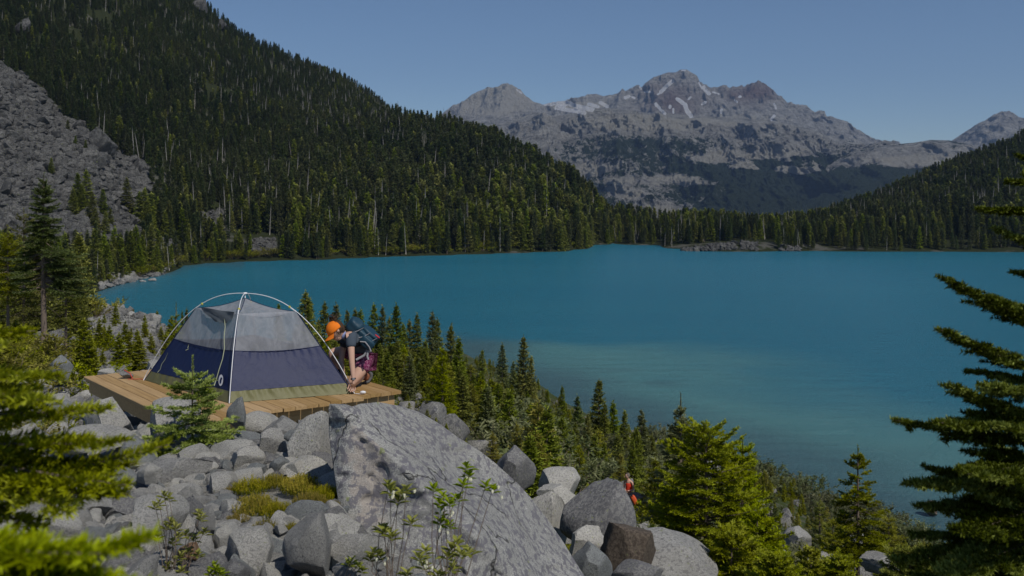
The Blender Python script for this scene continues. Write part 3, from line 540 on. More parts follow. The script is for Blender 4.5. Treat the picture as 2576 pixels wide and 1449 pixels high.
# ------------------------------------------------------------------ forests too many to count (instances, one object each)
def scatter(name, P, SCL, ROT, IDX, meshes, label=None, cat=None):
    """one object whose points carry copies of the given meshes"""
    colp = bpy.data.collections.new(name+' source')
    for i, me in enumerate(meshes):
        o = bpy.data.objects.new('%s_%03d' % (name, i), me); colp.objects.link(o)
    me = bpy.data.meshes.new(name); me.vertices.add(len(P)); me.vertices.foreach_set('co', np.asarray(P, np.float32).ravel())
    for nm, a in (('iscale', SCL), ('irot', ROT)):
        at = me.attributes.new(nm, 'FLOAT_VECTOR', 'POINT'); at.data.foreach_set('vector', np.asarray(a, np.float32).ravel())
    at = me.attributes.new('iidx', 'INT', 'POINT'); at.data.foreach_set('value', np.asarray(IDX, np.int32)); me.update()
    o = add(name, me); md = o.modifiers.new('instances', 'NODES'); g = bpy.data.node_groups.new(name, 'GeometryNodeTree'); md.node_group = g
    g.interface.new_socket('Geometry', in_out='INPUT', socket_type='NodeSocketGeometry'); g.interface.new_socket('Geometry', in_out='OUTPUT', socket_type='NodeSocketGeometry')
    gi = g.nodes.new('NodeGroupInput'); go = g.nodes.new('NodeGroupOutput'); ip = g.nodes.new('GeometryNodeInstanceOnPoints'); ci = g.nodes.new('GeometryNodeCollectionInfo')
    ci.inputs[0].default_value = colp; ci.inputs[1].default_value = True; ci.inputs[2].default_value = True
    def na(nm, t):
        n_ = g.nodes.new('GeometryNodeInputNamedAttribute'); n_.data_type = t; n_.inputs[0].default_value = nm; return n_.outputs[0]
    L = g.links.new; L(gi.outputs[0], ip.inputs['Points']); L(ci.outputs[0], ip.inputs['Instance']); ip.inputs['Pick Instance'].default_value = True
    L(na('iidx', 'INT'), ip.inputs['Instance Index']); L(na('irot', 'FLOAT_VECTOR'), ip.inputs['Rotation']); L(na('iscale', 'FLOAT_VECTOR'), ip.inputs['Scale']); L(ip.outputs[0], go.inputs[0])
    return tag(o, label, cat, kind='stuff')
def joined(cr, tk):
    a, b = cr, tk; va = np.empty(len(a.vertices)*3, np.float32); a.vertices.foreach_get('co', va); vb_ = np.empty(len(b.vertices)*3, np.float32); b.vertices.foreach_get('co', vb_)
    def polys(me, off):
        d = {}
        for p_ in me.polygons: d.setdefault(len(p_.vertices), []).append([q+off for q in p_.vertices])
        return [np.array(x) for x in d.values()]
    t = np.empty(len(a.vertices), np.float32); a.attributes['tint'].data.foreach_get('value', t)
    fa_, fb = polys(a, 0), polys(b, len(a.vertices)); na_, nb_ = sum(map(len, fa_)), sum(map(len, fb))
    return mesh_np(a.name+'_whole', np.vstack([va.reshape(-1, 3), vb_.reshape(-1, 3)]), fa_+fb, [a.materials[0], b.materials[0]], False, {'tint': np.concatenate([t, np.zeros(len(b.vertices))])}, [0]*na_+[1]*nb_)
FARP = protos('forest_tree', 6, mat=M['hemlock_far'], R=U_(.085, .14), nwh=24, pw=5, tw=2, dens=42, nl=.042, nw=.020, shape=.7, clear=U_(.05, .22), bend=.01, trunk_r=.008, droop=.6, drop=.16)
FARP += protos('lush_tree', 2, mat=M['fir'], R=U_(.16, .2), nwh=22, pw=5, tw=2, dens=42, nl=.048, nw=.024, shape=.7, clear=.03, trunk_r=.008, droop=.4)
FAR = [joined(*p_) for p_ in FARP]
def snag(r, kind=0):
    mb = MB(); H = 1; lx, ly_ = r.normal(size=2)*.02
    P = [np.array([lx*h*h, ly_*h, h*H]) for h in np.linspace(0, 1, 6)]; mb.tube(P, [.010, .0095, .0085, .0075, .006, .003], 6)
    for i in range(34):
        h = .2+.78*r.random(); a = r.random()*6.28; l = .05*(1.15-h)*(.5+r.random())+.008; d = np.array([math.cos(a), math.sin(a), r.normal()*.3-.1]); o = np.array([lx*h*h, ly_*h, h]); mb.tube([o, o+d*l], [.0022, .0008], 3, False)
    return mb.mesh('snag', M['deadwood'], True)
SN = [snag(np.random.default_rng(50+i)) for i in range(4)]
def forest(name, u0, u1, y0, y1, spacing, hfun, label, lush, nmax=15000, snags=.05, mask=None):
    A = (u1-u0)/F*(y1*y1-y0*y0)/2; n = int(A/spacing**2*1.15); u = u0+(u1-u0)*rng.random(n); y = np.sqrt(y0*y0+(y1*y1-y0*y0)*rng.random(n))
    x = (u-1288)/F*y; z = hz(x, y); v = vrow(x, y, z); H = hfun(u, y, z)*(.55+.75*rng.random(n)**.8)
    cl = fbm(np.stack([x/18, y/18, 0*x], -1), 77, 3)
    ok = (z > .35) & ~rocky(u, v, y) & (v > -40) & (u > -60) & (u < 2640) & (cl > -.42)
    vt = v-H/y*F; order = np.argsort(y); hid = np.zeros(n, bool); hor = np.full(2900//6, 1e9)     # leave out trees wholly hidden behind the slope in front
    for k in order:
        if not ok[k]: continue
        b = int(np.clip((u[k]+100)/6, 0, len(hor)-1))
        if vt[k] > hor[b]+2: hid[k] = True
        hor[b] = min(hor[b], v[k])
    ok &= ~hid
    if mask is not None: ok &= mask(u, v, y)
    i = np.where(ok)[0][:nmax]; u, y, x, z, v, H = [a[i] for a in (u, y, x, z, v, H)]; n = len(i)
    k = rng.random(n); idx = rng.integers(0, 6, n); idx = np.where(k < lush(u, v, z), rng.integers(6, 8, n), idx); sg = rng.random(n) < snags*(.4+1.6*(fbm(np.stack([x/60, y/60, 0*x], -1), 13, 2) > 0)); idx = np.where(sg, rng.integers(8, 12, n), idx)
    H = np.where(sg, H*1.02+1.5, H); wd = H*(.85+.4*rng.random(n)); rot = np.stack([rng.normal(size=n)*.03, rng.normal(size=n)*.03, rng.random(n)*6.28], -1); rot[sg, :2] *= 2.2
    print(name, n)
    return scatter(name, np.stack([x, y, z-.02*H], -1), np.stack([wd, wd, H], -1), rot, idx, FAR+SN, label, 'forest')
def hl(u, y, z):
    h = np.interp(u, [0, 500, 900, 1300, 1500, 1560], [10, 11.5, 16, 21, 20, 16]); h = h*np.interp(y, [350, 500, 650, 760, 900], [1, 1, .85, .62, .52]); return h*np.interp(z, [0, 3, 10], [.6, .85, 1])
def sp(u, v, z): return np.clip(.55-z/60, .05, .5)
forest('mountainside_forest', -60, 1560, 285, 990, 3.35, hl, 'dense dark conifer forest with bleached snags covering the left mountainside above the lake', sp, 19000, .07)
def hr(u, y, z): return np.interp(u, [1560, 1750, 1950, 2300, 2640], [15, 13.5, 12, 14.5, 15])*np.interp(z, [0, 2, 6], [.55, .8, 1])
forest('far_shore_forest', 1545, 2000, 512, 740, 4.4, hr, 'belt of conifers and grey snags along the far end of the lake', lambda u, v, z: .35+0*u, 4000, .10, lambda u, v, y: ~((u > 1715) & (u < 1955) & (y < 548)))
forest('hillside_forest', 1985, 2640, 512, 880, 4.2, hr, 'dark conifer forest on the shaded hillside right of the lake', lambda u, v, z: .05+.2*(z < 6), 8000, .06)
# ------------------------------------------------------------------ rocks
import bmesh
def rock_mesh(name, mat, seed, cuts=9, sub=3, rough=.10, flat=.0, keep=None, soft=.5):
    r = np.random.default_rng(seed); bm = bmesh.new(); bmesh.ops.create_icosphere(bm, subdivisions=sub, radius=1)
    bm.verts.ensure_lookup_table(); V = np.array([v.co[:] for v in bm.verts])
    for _ in range(cuts):
        n = r.normal(size=3); n /= np.linalg.norm(n); d = .46+.30*r.random(); s = V@n; ex = s-d; V = V-np.outer(np.where(ex > 0, ex*(1-.10*soft), 0), n)
    V = V*(1+rough*fbm(V*1.3+seed, seed, 4)[:, None])+rough*.25*fbm(V*4+seed, seed+3, 3)[:, None]*V
    V[:, 2] = np.where(V[:, 2] < -.55, -.55, V[:, 2]); F3 = np.array([[v.index for v in f.verts] for f in bm.faces]); bm.free()
    V = V+.03*fbm(V*5+seed, seed+5, 3, .6, True)[:, None]*V
    V /= np.abs(V).max(0); me = mesh_np(name, V, F3, mat, True); me.set_sharp_from_angle(angle=math.radians(30))
    return me
RM = {}
for k, mt in (('rock', 'rock'), ('rock_pale', 'rock_pale'), ('rock_dark', 'rock_dark'), ('rock_blue', 'rock_blue'), ('rock_brown', 'rock_brown'), ('rock_rust', 'rock_rust')):
    RM[k] = [rock_mesh(k, M[mt], 100+i*7+len(k), cuts=12+5*(i % 3), sub=4, rough=.07+.03*(i % 3)) for i in range(5 if k == 'rock' else 3)]
def boulder(u, v, w_, h, y, label, kind='rock', var=0, rz=None, tilt=(0, 0), depth=1.0, name='boulder', group=None, cat='boulder'):
    """boulder whose middle shows at (u, v), w_ x h survey units large at distance y"""
    c = W(u, v, y); sx, sz = w_/F*y/2, h/F*y/2; me = RM[kind][var % len(RM[kind])]
    gz = float(hz(c.x, c.y+sx*depth*.3)); top, bot = c.z+sz, c.z-sz
    if y < 45 and bot > gz-.03:            # let it rest on the ground: reach down, then sink
        bot = max(gz-.03, top-2.6*sz); sz = (top-bot)/2; c.z = (top+bot)/2
    o = add(name, me, None, (c.x, c.y+sx*depth*.3, c.z), (tilt[0], tilt[1], rng.random()*.7-.35 if rz is None else rz), (sx, sx*depth, sz))
    return tag(o, label, cat, group)
BD = [
 (632, 1398, 152, 128, 5.2, 'rounded speckled granite boulder at the bottom edge below the heather', 'rock', 0), (788, 1376, 158, 178, 5.1, 'large pale granite boulder at the bottom leaning against the big lichen boulder', 'rock_pale', 0),
 (570, 1352, 90, 62, 5.7, 'pale stone behind the rounded speckled granite boulder', 'rock_pale', 1), (735, 1295, 66, 36, 6.2, 'half-buried small pale stone in the heather patch', 'rock_pale', 2), (706, 1330, 40, 24, 5.9, 'low stone between heather and the speckled boulder', 'rock', 3),
 (680, 1118, 88, 82, 8.3, 'dark wedge-shaped stone below the platform, on top of smaller stones', 'rock', 2), (712, 1088, 120, 72, 8.9, 'smooth pale boulder just under the front of the platform', 'rock_pale', 1), (785, 1128, 130, 190, 8.0, 'steep grey slab standing left of the dark cleft', 'rock', 1),
 (655, 1062, 110, 50, 9.3, 'flat grey boulder carrying the front corner of the platform', 'rock', 4), (600, 1038, 62, 82, 9.1, 'upright angular grey boulder beside the olive tent corner', 'rock_blue', 0), (262, 1048, 130, 98, 9.3, 'big pale slanting boulder under the left side of the platform', 'rock', 3),
 (437, 1046, 158, 84, 9.0, 'grey boulder with lichen under the left side of the platform beside the gap', 'rock', 0), (617, 1158, 106, 66, 7.8, 'rounded grey stone with pink-brown flank below the sapling', 'rock', 2), (702, 1166, 58, 30, 7.6, 'small smooth greenish stone under the wedge-shaped stone', 'rock_blue', 1),
 (522, 1160, 82, 40, 7.9, 'flat dark-edged slab lying across smaller stones beneath the sapling', 'rock', 4), (430, 1195, 180, 90, 7.4, 'broad low grey boulder in the middle of the rubble', 'rock', 1), (370, 1190, 66, 46, 7.0, 'small round pale stone in front of the broad low boulder', 'rock_pale', 2),
 (560, 1216, 90, 50, 7.1, 'low grey stone above the heather', 'rock', 0), (500, 1170, 45, 40, 8.0, 'small dark stone under the sapling', 'rock_dark', 1), (640, 1180, 60, 26, 7.5, 'thin stone beside the rounded grey stone', 'rock_blue', 2),
 (745, 1180, 60, 44, 7.4, 'greyish stone at the foot of the steep slab', 'rock', 3), (730, 1096, 36, 30, 8.2, 'small blue-grey stone wedged beside the pale boulder', 'rock_blue', 0), (145, 925, 66, 62, 17, 'dark blue-grey boulder at the foot of the tall bare-trunked fir', 'rock_blue', 2),
 (268, 938, 52, 22, 14.4, 'smooth low boulder just behind the left corner of the platform', 'rock', 2), (393, 922, 56, 32, 14.2, 'rounded pale boulder behind the platform next to the tent', 'rock', 0), (240, 1105, 190, 60, 7.9, 'long low grey rock left of the broad boulder', 'rock', 4),
 (330, 1130, 100, 60, 7.9, 'bluish grey rock in the rubble left of the sapling', 'rock_blue', 1), (395, 1300, 180, 90, 5.6, 'dark weathered rock half buried behind the leafy sprigs', 'rock', 0), (160, 1330, 110, 70, 5.4, 'purple-grey stone behind the blurred fir branches', 'rock', 2),
 (520, 1310, 60, 80, 5.7, 'upright pale stone right of the leafy sprigs', 'rock_pale', 0), (480, 1388, 70, 44, 5.1, 'rusty orange stone behind the leafy sprigs', 'rock_rust', 0), (585, 1440, 90, 50, 4.8, 'dark green-grey stone at the bottom edge', 'rock_dark', 1),
 (884, 1440, 110, 56, 4.7, 'low pinkish stone at the bottom edge in front of the lichen boulder', 'rock', 3), (895, 1372, 130, 62, 5.2, 'pale low stone at the foot of the lichen boulder', 'rock', 1), (20, 1110, 70, 60, 8.5, 'grey boulder at the left edge behind the blurred branches', 'rock', 1),
 (105, 1180, 60, 50, 7.8, 'small grey boulder behind the blurred fir branches', 'rock', 3), (75, 1105, 90, 46, 8.8, 'pale boulder among low green plants at the left', 'rock_pale', 1),
 (1519, 1302, 222, 190, 12.5, 'large domed grey boulder below the hiker in red', 'rock_dark', 0), (1478, 1372, 118, 96, 11.6, 'pale-topped boulder tucked under the domed boulder', 'rock', 2), (1588, 1390, 158, 128, 10.6, 'brown broken-faced boulder right of the domed one', 'rock_brown', 0),
 (1690, 1432, 300, 170, 11.2, 'long sloping grey boulder right of the brown one', 'rock', 4), (1362, 1330, 150, 190, 13.2, 'tall slanting grey boulder between the lichen boulder and the domed one', 'rock', 1), (1296, 1172, 110, 90, 18, 'pointed grey boulder behind the crest of the lichen boulder', 'rock_dark', 1),
 (1416, 1212, 130, 60, 19, 'low striped boulder beyond the pointed grey boulder', 'rock', 0), (1400, 1246, 110, 50, 17, 'flat grey rock below the striped boulder', 'rock', 3), (1490, 1424, 120, 100, 9.8, 'smooth greenish boulder half in shade at the bottom edge', 'rock_blue', 1),
 (1600, 1448, 140, 60, 8.8, 'dark rounded boulder in shade at the bottom edge', 'rock_dark', 2), (1400, 1410, 90, 70, 9.8, 'grey boulder wedged behind the foot of the lichen boulder', 'rock', 0), (2000, 1356, 92, 56, 24, 'pale boulder between the bushy fir and the lone fir', 'rock', 2),
 (1960, 1395, 60, 30, 20, 'small pale boulder left of the lone fir', 'rock_pale', 0), (2112, 1392, 90, 40, 19, 'flat pale boulder at the foot of the lone fir', 'rock', 1), (2225, 1420, 120, 44, 16, 'grey boulder at the bottom right of the lone fir', 'rock', 3), (1745, 1240, 30, 24, 40, 'small pale boulder at the foot of the dark fir', 'rock_pale', 2)]
for b in BD: boulder(*b[:5], b[5], b[6], b[7])
# stones in the lake
y = 25*F/(707-510); boulder(385, 705, 26, 12, y, 'pale rounded boulder standing in the water of the left bay', 'rock_pale', 0, name='rock', cat='rock')
y = 25*F/(709-510); boulder(357, 708, 18, 6, y, 'small flat stone in the shallow water of the left bay', 'rock_pale', 1, name='rock', cat='rock')
boulder(2345, 1282, 34, 44, 25*F/(1300-510), 'brown pointed rock standing in the water near the right shore', 'rock_brown', 1, name='rock', cat='rock')
for i, (u, v, w_, h, y) in enumerate([(300, 806, 36, 26, 68), (387, 812, 54, 30, 66), (330, 822, 30, 20, 66), (440, 835, 30, 34, 56), (420, 828, 26, 22, 60), (283, 905, 40, 46, 34), (262, 830, 34, 24, 55), (355, 850, 34, 20, 50), (480, 842, 40, 30, 52), (400, 865, 32, 20, 44), (345, 880, 30, 22, 40), (420, 880, 34, 22, 36), (250, 870, 30, 26, 40), (465, 870, 34, 24, 40)]):
    x = (u-1288)/F*y; zg = float(hz(x, y)); sx = w_/F*y/2
    tag(add('boulder', RM['rock_pale' if i % 3 else 'rock'][i % 3], None, (x, y, zg+sx*.25), (0, 0, i), (sx, sx*.9, sx*.75)), 'pale boulder in the bank of boulders between the left firs and the lake', 'boulder', 'boulders of the bank behind the platform')
def scatter_rocks(name, x, y, s, meshes, label, flat=.65, sink=.25, zoff=None):
    n = len(x); z = hz(x, y); S = np.stack([s*(.7+.6*rng.random(n)), s*(.7+.6*rng.random(n)), s*flat*(.7+.6*rng.random(n))], -1)
    R_ = np.stack([rng.normal(size=n)*.35, rng.normal(size=n)*.35, rng.random(n)*6.28], -1)
    return scatter(name, np.stack([x, y, z+S[:, 2]*(.5-sink)], -1), S, R_, rng.integers(0, len(meshes), n), meshes, label, 'rocks')
small = [rock_mesh('stone', M[k], 300+i, cuts=13, sub=3, rough=.08, soft=.2) for i, k in enumerate(['rock', 'rock_pale', 'rock', 'rock_blue', 'rock', 'rock_dark', 'rock_pale'])]
n = 36000; u = -350+1450*rng.random(n); y = 3.8+18*rng.random(n)**1.6; s = .017+.055*rng.random(n)**3+.12*(rng.random(n)**16); s *= (.6+y/14)
x = (u-1288)/F*y; vg_ = vrow(x, y, hz(x, y)); k = ((u < 900) | (y < 13)) & ~(((u-715)/135)**2+((vg_-1268)/48)**2 < 1); scatter_rocks('rubble', x[k], y[k], s[k], small, 'loose grey granite rubble and gravel covering the ground round the platform', .7, .2)
tal = [rock_mesh('talus_block', M['talus'], 360+i, cuts=13, sub=3, rough=.06, soft=.0) for i in range(6)]
mid = [rock_mesh('block', M['scree'], 340+i, cuts=13, sub=3, rough=.09, soft=.1) for i in range(5)]
n = 5200; u = -60+610*rng.random(n); y = 17+75*rng.random(n); x = (u-1288)/F*y; s = (.06+.30*rng.random(n)**7)*(.6+y/80)
k = (u < 540) & ((u > 225) | (rng.random(n) < .5)); scatter_rocks('boulder_bank', x[k], y[k], s[k], mid, 'bank of pale tumbled rocks between the left firs and the lake', .8, .2)
n = 1500; u = 800+1500*rng.random(n); y = 17+110*rng.random(n)**1.3; x = (u-1288)/F*y; z = hz(x, y); s = (.10+.5*rng.random(n)**5)*(.5+y/60)
k = (z > 0) & (fbm(np.stack([x/7, y/7, 0*x], -1), 66, 2) > .12); scatter_rocks('slope_rocks', x[k], y[k], s[k], mid, 'pale rocks showing between the trees and shrubs of the slope', .8, .2)
n = 700; u = 250+200*rng.random(n); y0 = np.interp(u, [235, 300, 400, 450], [278, 306, 344, 392]); y = y0-2+rng.random(n)**1.5*26; x = (u-1288)/F*y; s = .4+1.3*rng.random(n)**3
scatter_rocks('shore_rocks', x, y, s, mid, 'pale rocks and boulders along the left bay shore', .7, .2)
n = 1500; u = 1715+300*rng.random(n); y = 512+14*rng.random(n); x = (u-1288)/F*y; s = .4+1.3*rng.random(n)**4; z = hz(x, y)
k = (z > -.5) & ((u < 1850) | ((u > 1865) & (u < 1905)) | ((u > 1960) & (y < 520))); scatter_rocks('rock_spit', x[k], y[k], s[k], tal, 'low grey rock pile on the far shore of the lake', .9, .1)
n = 26000; u = -60+480*rng.random(n); y = 290+260*rng.random(n); x = (u-1288)/F*y; z = hz(x, y); v = vrow(x, y, z); s = .5+2.0*rng.random(n)**6+2.2*rng.random(n)**25
k = rocky(u, v, y) & (u > -60); scatter_rocks('talus', x[k], y[k], s[k], tal, 'steep slope of dark grey talus blocks at the left', .75, .15)
for b in BARE:
    pass
n = 5000; u = 370+340*rng.random(n); y = 360+130*rng.random(n); x = (u-1288)/F*y; z = hz(x, y); v = vrow(x, y, z); k = rocky(u, v, y) & (u > 390)
scatter_rocks('outcrop_rocks', x[k], y[k], .7+1.6*rng.random(k.sum())**3, tal, 'pale rocky clearings low in the mountainside forest', .75, .15)
# big split boulder high in the talus
yy = ycol(250, 388, 330); c = W(250, 360, yy); RM['cliff'] = [rock_mesh('cliff', M['talus'], 501, cuts=12, sub=4, rough=.07, soft=0)]
tag(add('boulder', RM['cliff'][0], None, (c.x, c.y+3, c.z), (0, .1, .7), (7.5, 6, 7.2)), 'house-sized angular grey boulder at the upper edge of the talus', 'boulder')
yy = ycol(175, 600, 300); c = W(182, 590, yy); tag(add('boulder', RM['cliff'][0], None, (c.x, c.y+2, c.z), (0, 0, 2.2), (4.2, 3.5, 3.2)), 'big dark block low in the talus behind the tall bare-trunked fir', 'boulder')
for (u, v, w_, h) in ((60, 75, 46, 66), (505, 20, 60, 60), (560, 66, 40, 36)):
    yy = ycol(u, v+h*.3, 500); c = W(u, v, yy); tag(add('boulder', RM['cliff'][0], None, (c.x, c.y, c.z), (0, 0, u), (w_/F*yy/2, 8, h/F*yy/2)), 'bare grey rock face showing through the upper mountainside forest', 'rock', 'bare rock faces in the upper forest')

# ------------------------------------------------------------------ the big lichen boulder in the foreground
TOP = [(826, 1030), (829, 1016), (840, 1019), (856, 1026), (866, 1034), (880, 1026), (905, 1017), (950, 1012), (1000, 1020), (1050, 1038), (1100, 1066), (1150, 1100), (1200, 1130), (1250, 1168), (1300, 1214), (1340, 1258), (1380, 1310), (1420, 1368), (1455, 1425), (1500, 1500), (1540, 1570)]
us = np.concatenate([np.linspace(826, 870, 16)[:-1], np.linspace(870, 1540, 150)]); vt = np.interp(us, *zip(*TOP)); vt[us > 870] += 2.5*fbm(np.stack([us[us > 870]/60, 0*us[us > 870], 0*us[us > 870]], -1), 2, 3)
tt = np.linspace(0, 1, 130); VV = vt[None]+(1640-vt[None])*tt[:, None]**1.15; UUb = us[None]+0*VV
UUb = UUb+np.where(us < 870, (870-us)/44*np.interp(VV, [1016, 1100, 1215, 1330, 1449, 1640], [0, 2, 18, 34, 50, 70]), 0) 
# distance field: dome falls towards us; a crease runs from the spike down to the right
crease = np.interp(UUb, [826, 850, 900, 960, 1060, 1180, 1300, 1400, 1540], [1010, 1028, 1085, 1140, 1240, 1350, 1452, 1540, 1640])
dc = (VV-crease+26*sstep(870, 980, UUb)*fbm(np.stack([UUb/130, VV/130, 0*VV], -1), 31, 4))/np.hypot(1, .95)
yc = np.interp(UUb, [826, 1060, 1300, 1540], [6.75, 6.45, 6.3, 6.2])
dm_ = np.clip(-dc, 0, None); fc_ = np.clip(dc, 0, None)
Y_ = yc+(1.25*sstep(-10, 190, dm_)**.9-.25*sstep(-25, 240, fc_))+np.interp(UUb, [826, 1200, 1540], [0, .1, .9])
Y_ = Y_+.08*np.exp(-((UUb-826)/30)**2)+.03*sstep(.15, .3, fbm(np.stack([UUb/95+7, VV/60, 0*VV], -1), 44, 3))
nz = np.stack([UUb/150, VV/150, 0*VV], -1); Y_ = Y_+.12*(.25+.75*sstep(850, 960, UUb))*fbm(nz*.7, 8, 5, .5)*np.clip(tt[:, None]*12, .1, 1)
X_ = (UUb-1288)/F*Y_; Z_ = EYE-(VV-510)/F*Y_; FR = np.stack([X_, Y_, Z_], -1)
rows = [FR[::-1]]                                   # front bottom -> top, then over the back and down
for q, (dy, dz) in enumerate([(.10, -.015), (.30, -.08), (.7, -.3), (1.1, -.8), (1.25, -1.6)]):
    top = FR[0].copy(); k_ = np.clip(1.1-np.abs(us-1100)/600, .4, 1); top[:, 1] += dy*k_; top[:, 0] += np.where(us < 870, .25*dy, -.1*dy); top[:, 2] += dz*k_+.02*fbm(top*3+q, 5, 3); rows.append(top[None])
G = np.concatenate(rows, 0); nr, nc = G.shape[:2]; Vb = G.reshape(-1, 3); Fb = list(grid_faces(nr, nc))
wm = np.zeros(G.shape[:2]); wm[:130] = (.75*np.exp(-((UUb-905)/70)**2-((VV-1150)/130)**2)+.5*np.exp(-((UUb-960)/90)**2-((VV-1280)/120)**2))[::-1]*(dc > -8)[::-1]
me = mesh_np('lichen boulder', Vb, np.array(Fb)[:, ::-1], M['rock_big'], True, {'warm': wm.ravel()})
bm = bmesh.new(); bm.from_mesh(me); be = [e for e in bm.edges if e.is_boundary]; bmesh.ops.holes_fill(bm, edges=be, sides=0); bmesh.ops.triangulate(bm, faces=[f for f in bm.faces if len(f.verts) > 4]); bmesh.ops.recalc_face_normals(bm, faces=bm.faces); bm.to_mesh(me); bm.free()
bo = add('boulder', me); tag(bo, 'huge lichen-spotted granite boulder with a pointed corner filling the lower middle', 'boulder')

# ------------------------------------------------------------------ shrubs
def shrub_mesh(name, mat, seed, n=1100, leaf=.045, h=1.0, spread=.75, stems=26, up=.8):
    r = np.random.default_rng(seed); S0 = []; S1 = []; TI = []; mb = MB()
    for i in range(stems):
        a = r.random()*6.28; s = spread*r.random()**.6; b = np.array([math.cos(a)*s*.25, math.sin(a)*s*.25, 0]); t = np.array([math.cos(a)*s, math.sin(a)*s, h*(.55+.45*r.random())*(1-.45*(s/spread)**2)]); mdl = (b+t)/2+r.normal(size=3)*.06
        mb.tube([b, mdl, t], [.012, .008, .003], 4, False); S0 += [b+(mdl-b)*.3, mdl]; S1 += [mdl, t]; TI += [.25, .6]
        for k in range(5):
            q = r.random(); p_ = mdl+(t-mdl)*q; e = r.normal(size=3)*.5+[0, 0, up]; e = e/np.linalg.norm(e)*h*.22; S0.append(p_); S1.append(p_+e); TI.append(.5+.25*r.normal())
    S0, S1 = np.array(S0), np.array(S1); L = np.linalg.norm(S1-S0, axis=1).sum()
    V, F4, T = needles(r, S0, S1, np.array(TI), n/L, leaf, leaf*.42, .55, .3); return mesh_np(name+'_leaves', V, F4, mat, False, {'tint': T}), mb.mesh(name+'_stems', M['bark'])
WS = [shrub_mesh('willow', M['willow'], 600+i, 2600, .06) for i in range(3)]
GS = [shrub_mesh('green_shrub', M['fir_bright'], 620+i, 3000, .055, spread=.9) for i in range(2)]
def shrub(u, vb, y, H, name, label, group, P_, k, wide=1.2):
    x = (u-1288)/F*y; e = empty(name, (x, y, float(hz(x, y))-.05), rng.random()*6, label, 'shrub', group, (H*wide, H*wide, H)); add('leaves', P_[k % len(P_)][0], e); add('stems', P_[k % len(P_)][1], e)
G_WL = 'grey-green shrubs on the slope below the platform'; L_WL = 'grey-green leafy shrub between the conifers of the slope'; cnt = 0
for _ in range(4000):
    if cnt >= 50: break
    u = 850+1500*rng.random(); y = 28+140*rng.random(); x = (u-1288)/F*y; z = float(hz(x, y))
    if not .25 < z < 15 or (u > 1430 and y < 52): continue
    H = 1.0+1.6*rng.random(); vt = vrow(x, y, z+H)
    if vt < np.interp(u, *zip(*ENV)): continue
    shrub(u, 0, y, H, 'willow_shrub', L_WL, G_WL, WS, cnt, 1.3+.5*rng.random()); cnt += 1
for i in range(34):
    u = 1640+700*i/34+8*rng.normal(); y0 = np.interp(u, [1640, 1920, 2050, 2300, 2576], [106, 93, 83.7, 76, 66]); y = y0-3-8*rng.random()
    shrub(u, 0, y, 1.5+.9*rng.random(), 'willow_shrub', 'grey-green willow shrub lining the near lake shore', 'shrubs lining the near lake shore', WS, i, 1.4)
for u, y, H, lab in [(1300, 16, .5, 'bright feathery green shrub at the foot of the pointed boulder'), (1370, 15, .5, 'bright green shrub in front of the flat grey rock below the striped boulder'), (1440, 16, .45, 'low green shrub between the flat rock and the domed boulder'), (1640, 14, .5, 'green shrub right of the domed boulder'), (1340, 19, .62, 'bright green feathery shrub in front of the striped boulder'), (1385, 18, .5, 'bright green feathery shrub right of the pointed boulder'), (150, 11.5, .42, 'low green shrub left of the platform'), (75, 9.5, .38, 'low green shrub at the left edge among grey boulders'), (230, 10.5, .35, 'low bright green shrub below the left corner of the platform'),
                     (1480, 20, .5, 'low green shrub between the striped and the domed boulders')]:
    shrub(u, 0, y, H, 'green_shrub', lab, None, GS, int(u), 1.1)
for i in range(60):
    u = -50+330*rng.random(); y = 60+180*rng.random(); shrub(u, 0, y, 1.5+1.3*rng.random(), 'green_shrub', 'rounded green shrub in the thicket at the left end of the lake', 'shrubs at the left end of the lake', GS+WS[:1], i, 1.5)
for i in range(60):
    u = 250+1230*rng.random(); y0 = np.interp(u, [235, 300, 400, 460, 515, 600, 700, 850, 930, 1060, 1250, 1440, 1500], [274, 306, 344, 396, 412, 423, 432, 447, 457, 471, 493, 530, 590]); 
    shrub(u, 0, y0+3+6*rng.random(), 2.4+1.8*rng.random(), 'green_shrub', 'low bright green shrub on the far left shoreline of the lake', 'shrubs along the foot of the mountainside forest', GS, i, 1.8)

cnt = 0
for _ in range(3000):
    if cnt >= 60: break
    u = 1660+800*rng.random(); y = 17+45*rng.random(); x = (u-1288)/F*y; z = float(hz(x, y)); H = .5+.9*rng.random()*(y/40)
    if z < .4 or vrow(x, y, z+H) < np.interp(u, [1660, 1900, 2050, 2300], [1200, 1270, 1320, 1370]) or rng.random() < .3: continue
    shrub(u, 0, y, H, 'green_shrub', 'low green shrub among the rocks between the bushy fir and the right edge', 'low shrubs at the lower right', (GS+WS), cnt, 1.6); cnt += 1
cnt = 0
for _ in range(3000):
    if cnt >= 26: break
    u = 1380+330*rng.random(); y = 52+55*rng.random(); x = (u-1288)/F*y; z = float(hz(x, y)); H = 1.2+1.2*rng.random()
    if z < .4 or vrow(x, y, z+H) < np.interp(u, *zip(*ENV)): continue
    shrub(u, 0, y, H, 'willow_shrub', 'grey-green shrub behind the hiker in the red tank top', 'shrubs behind the hiker in red', WS, cnt, 1.6); cnt += 1

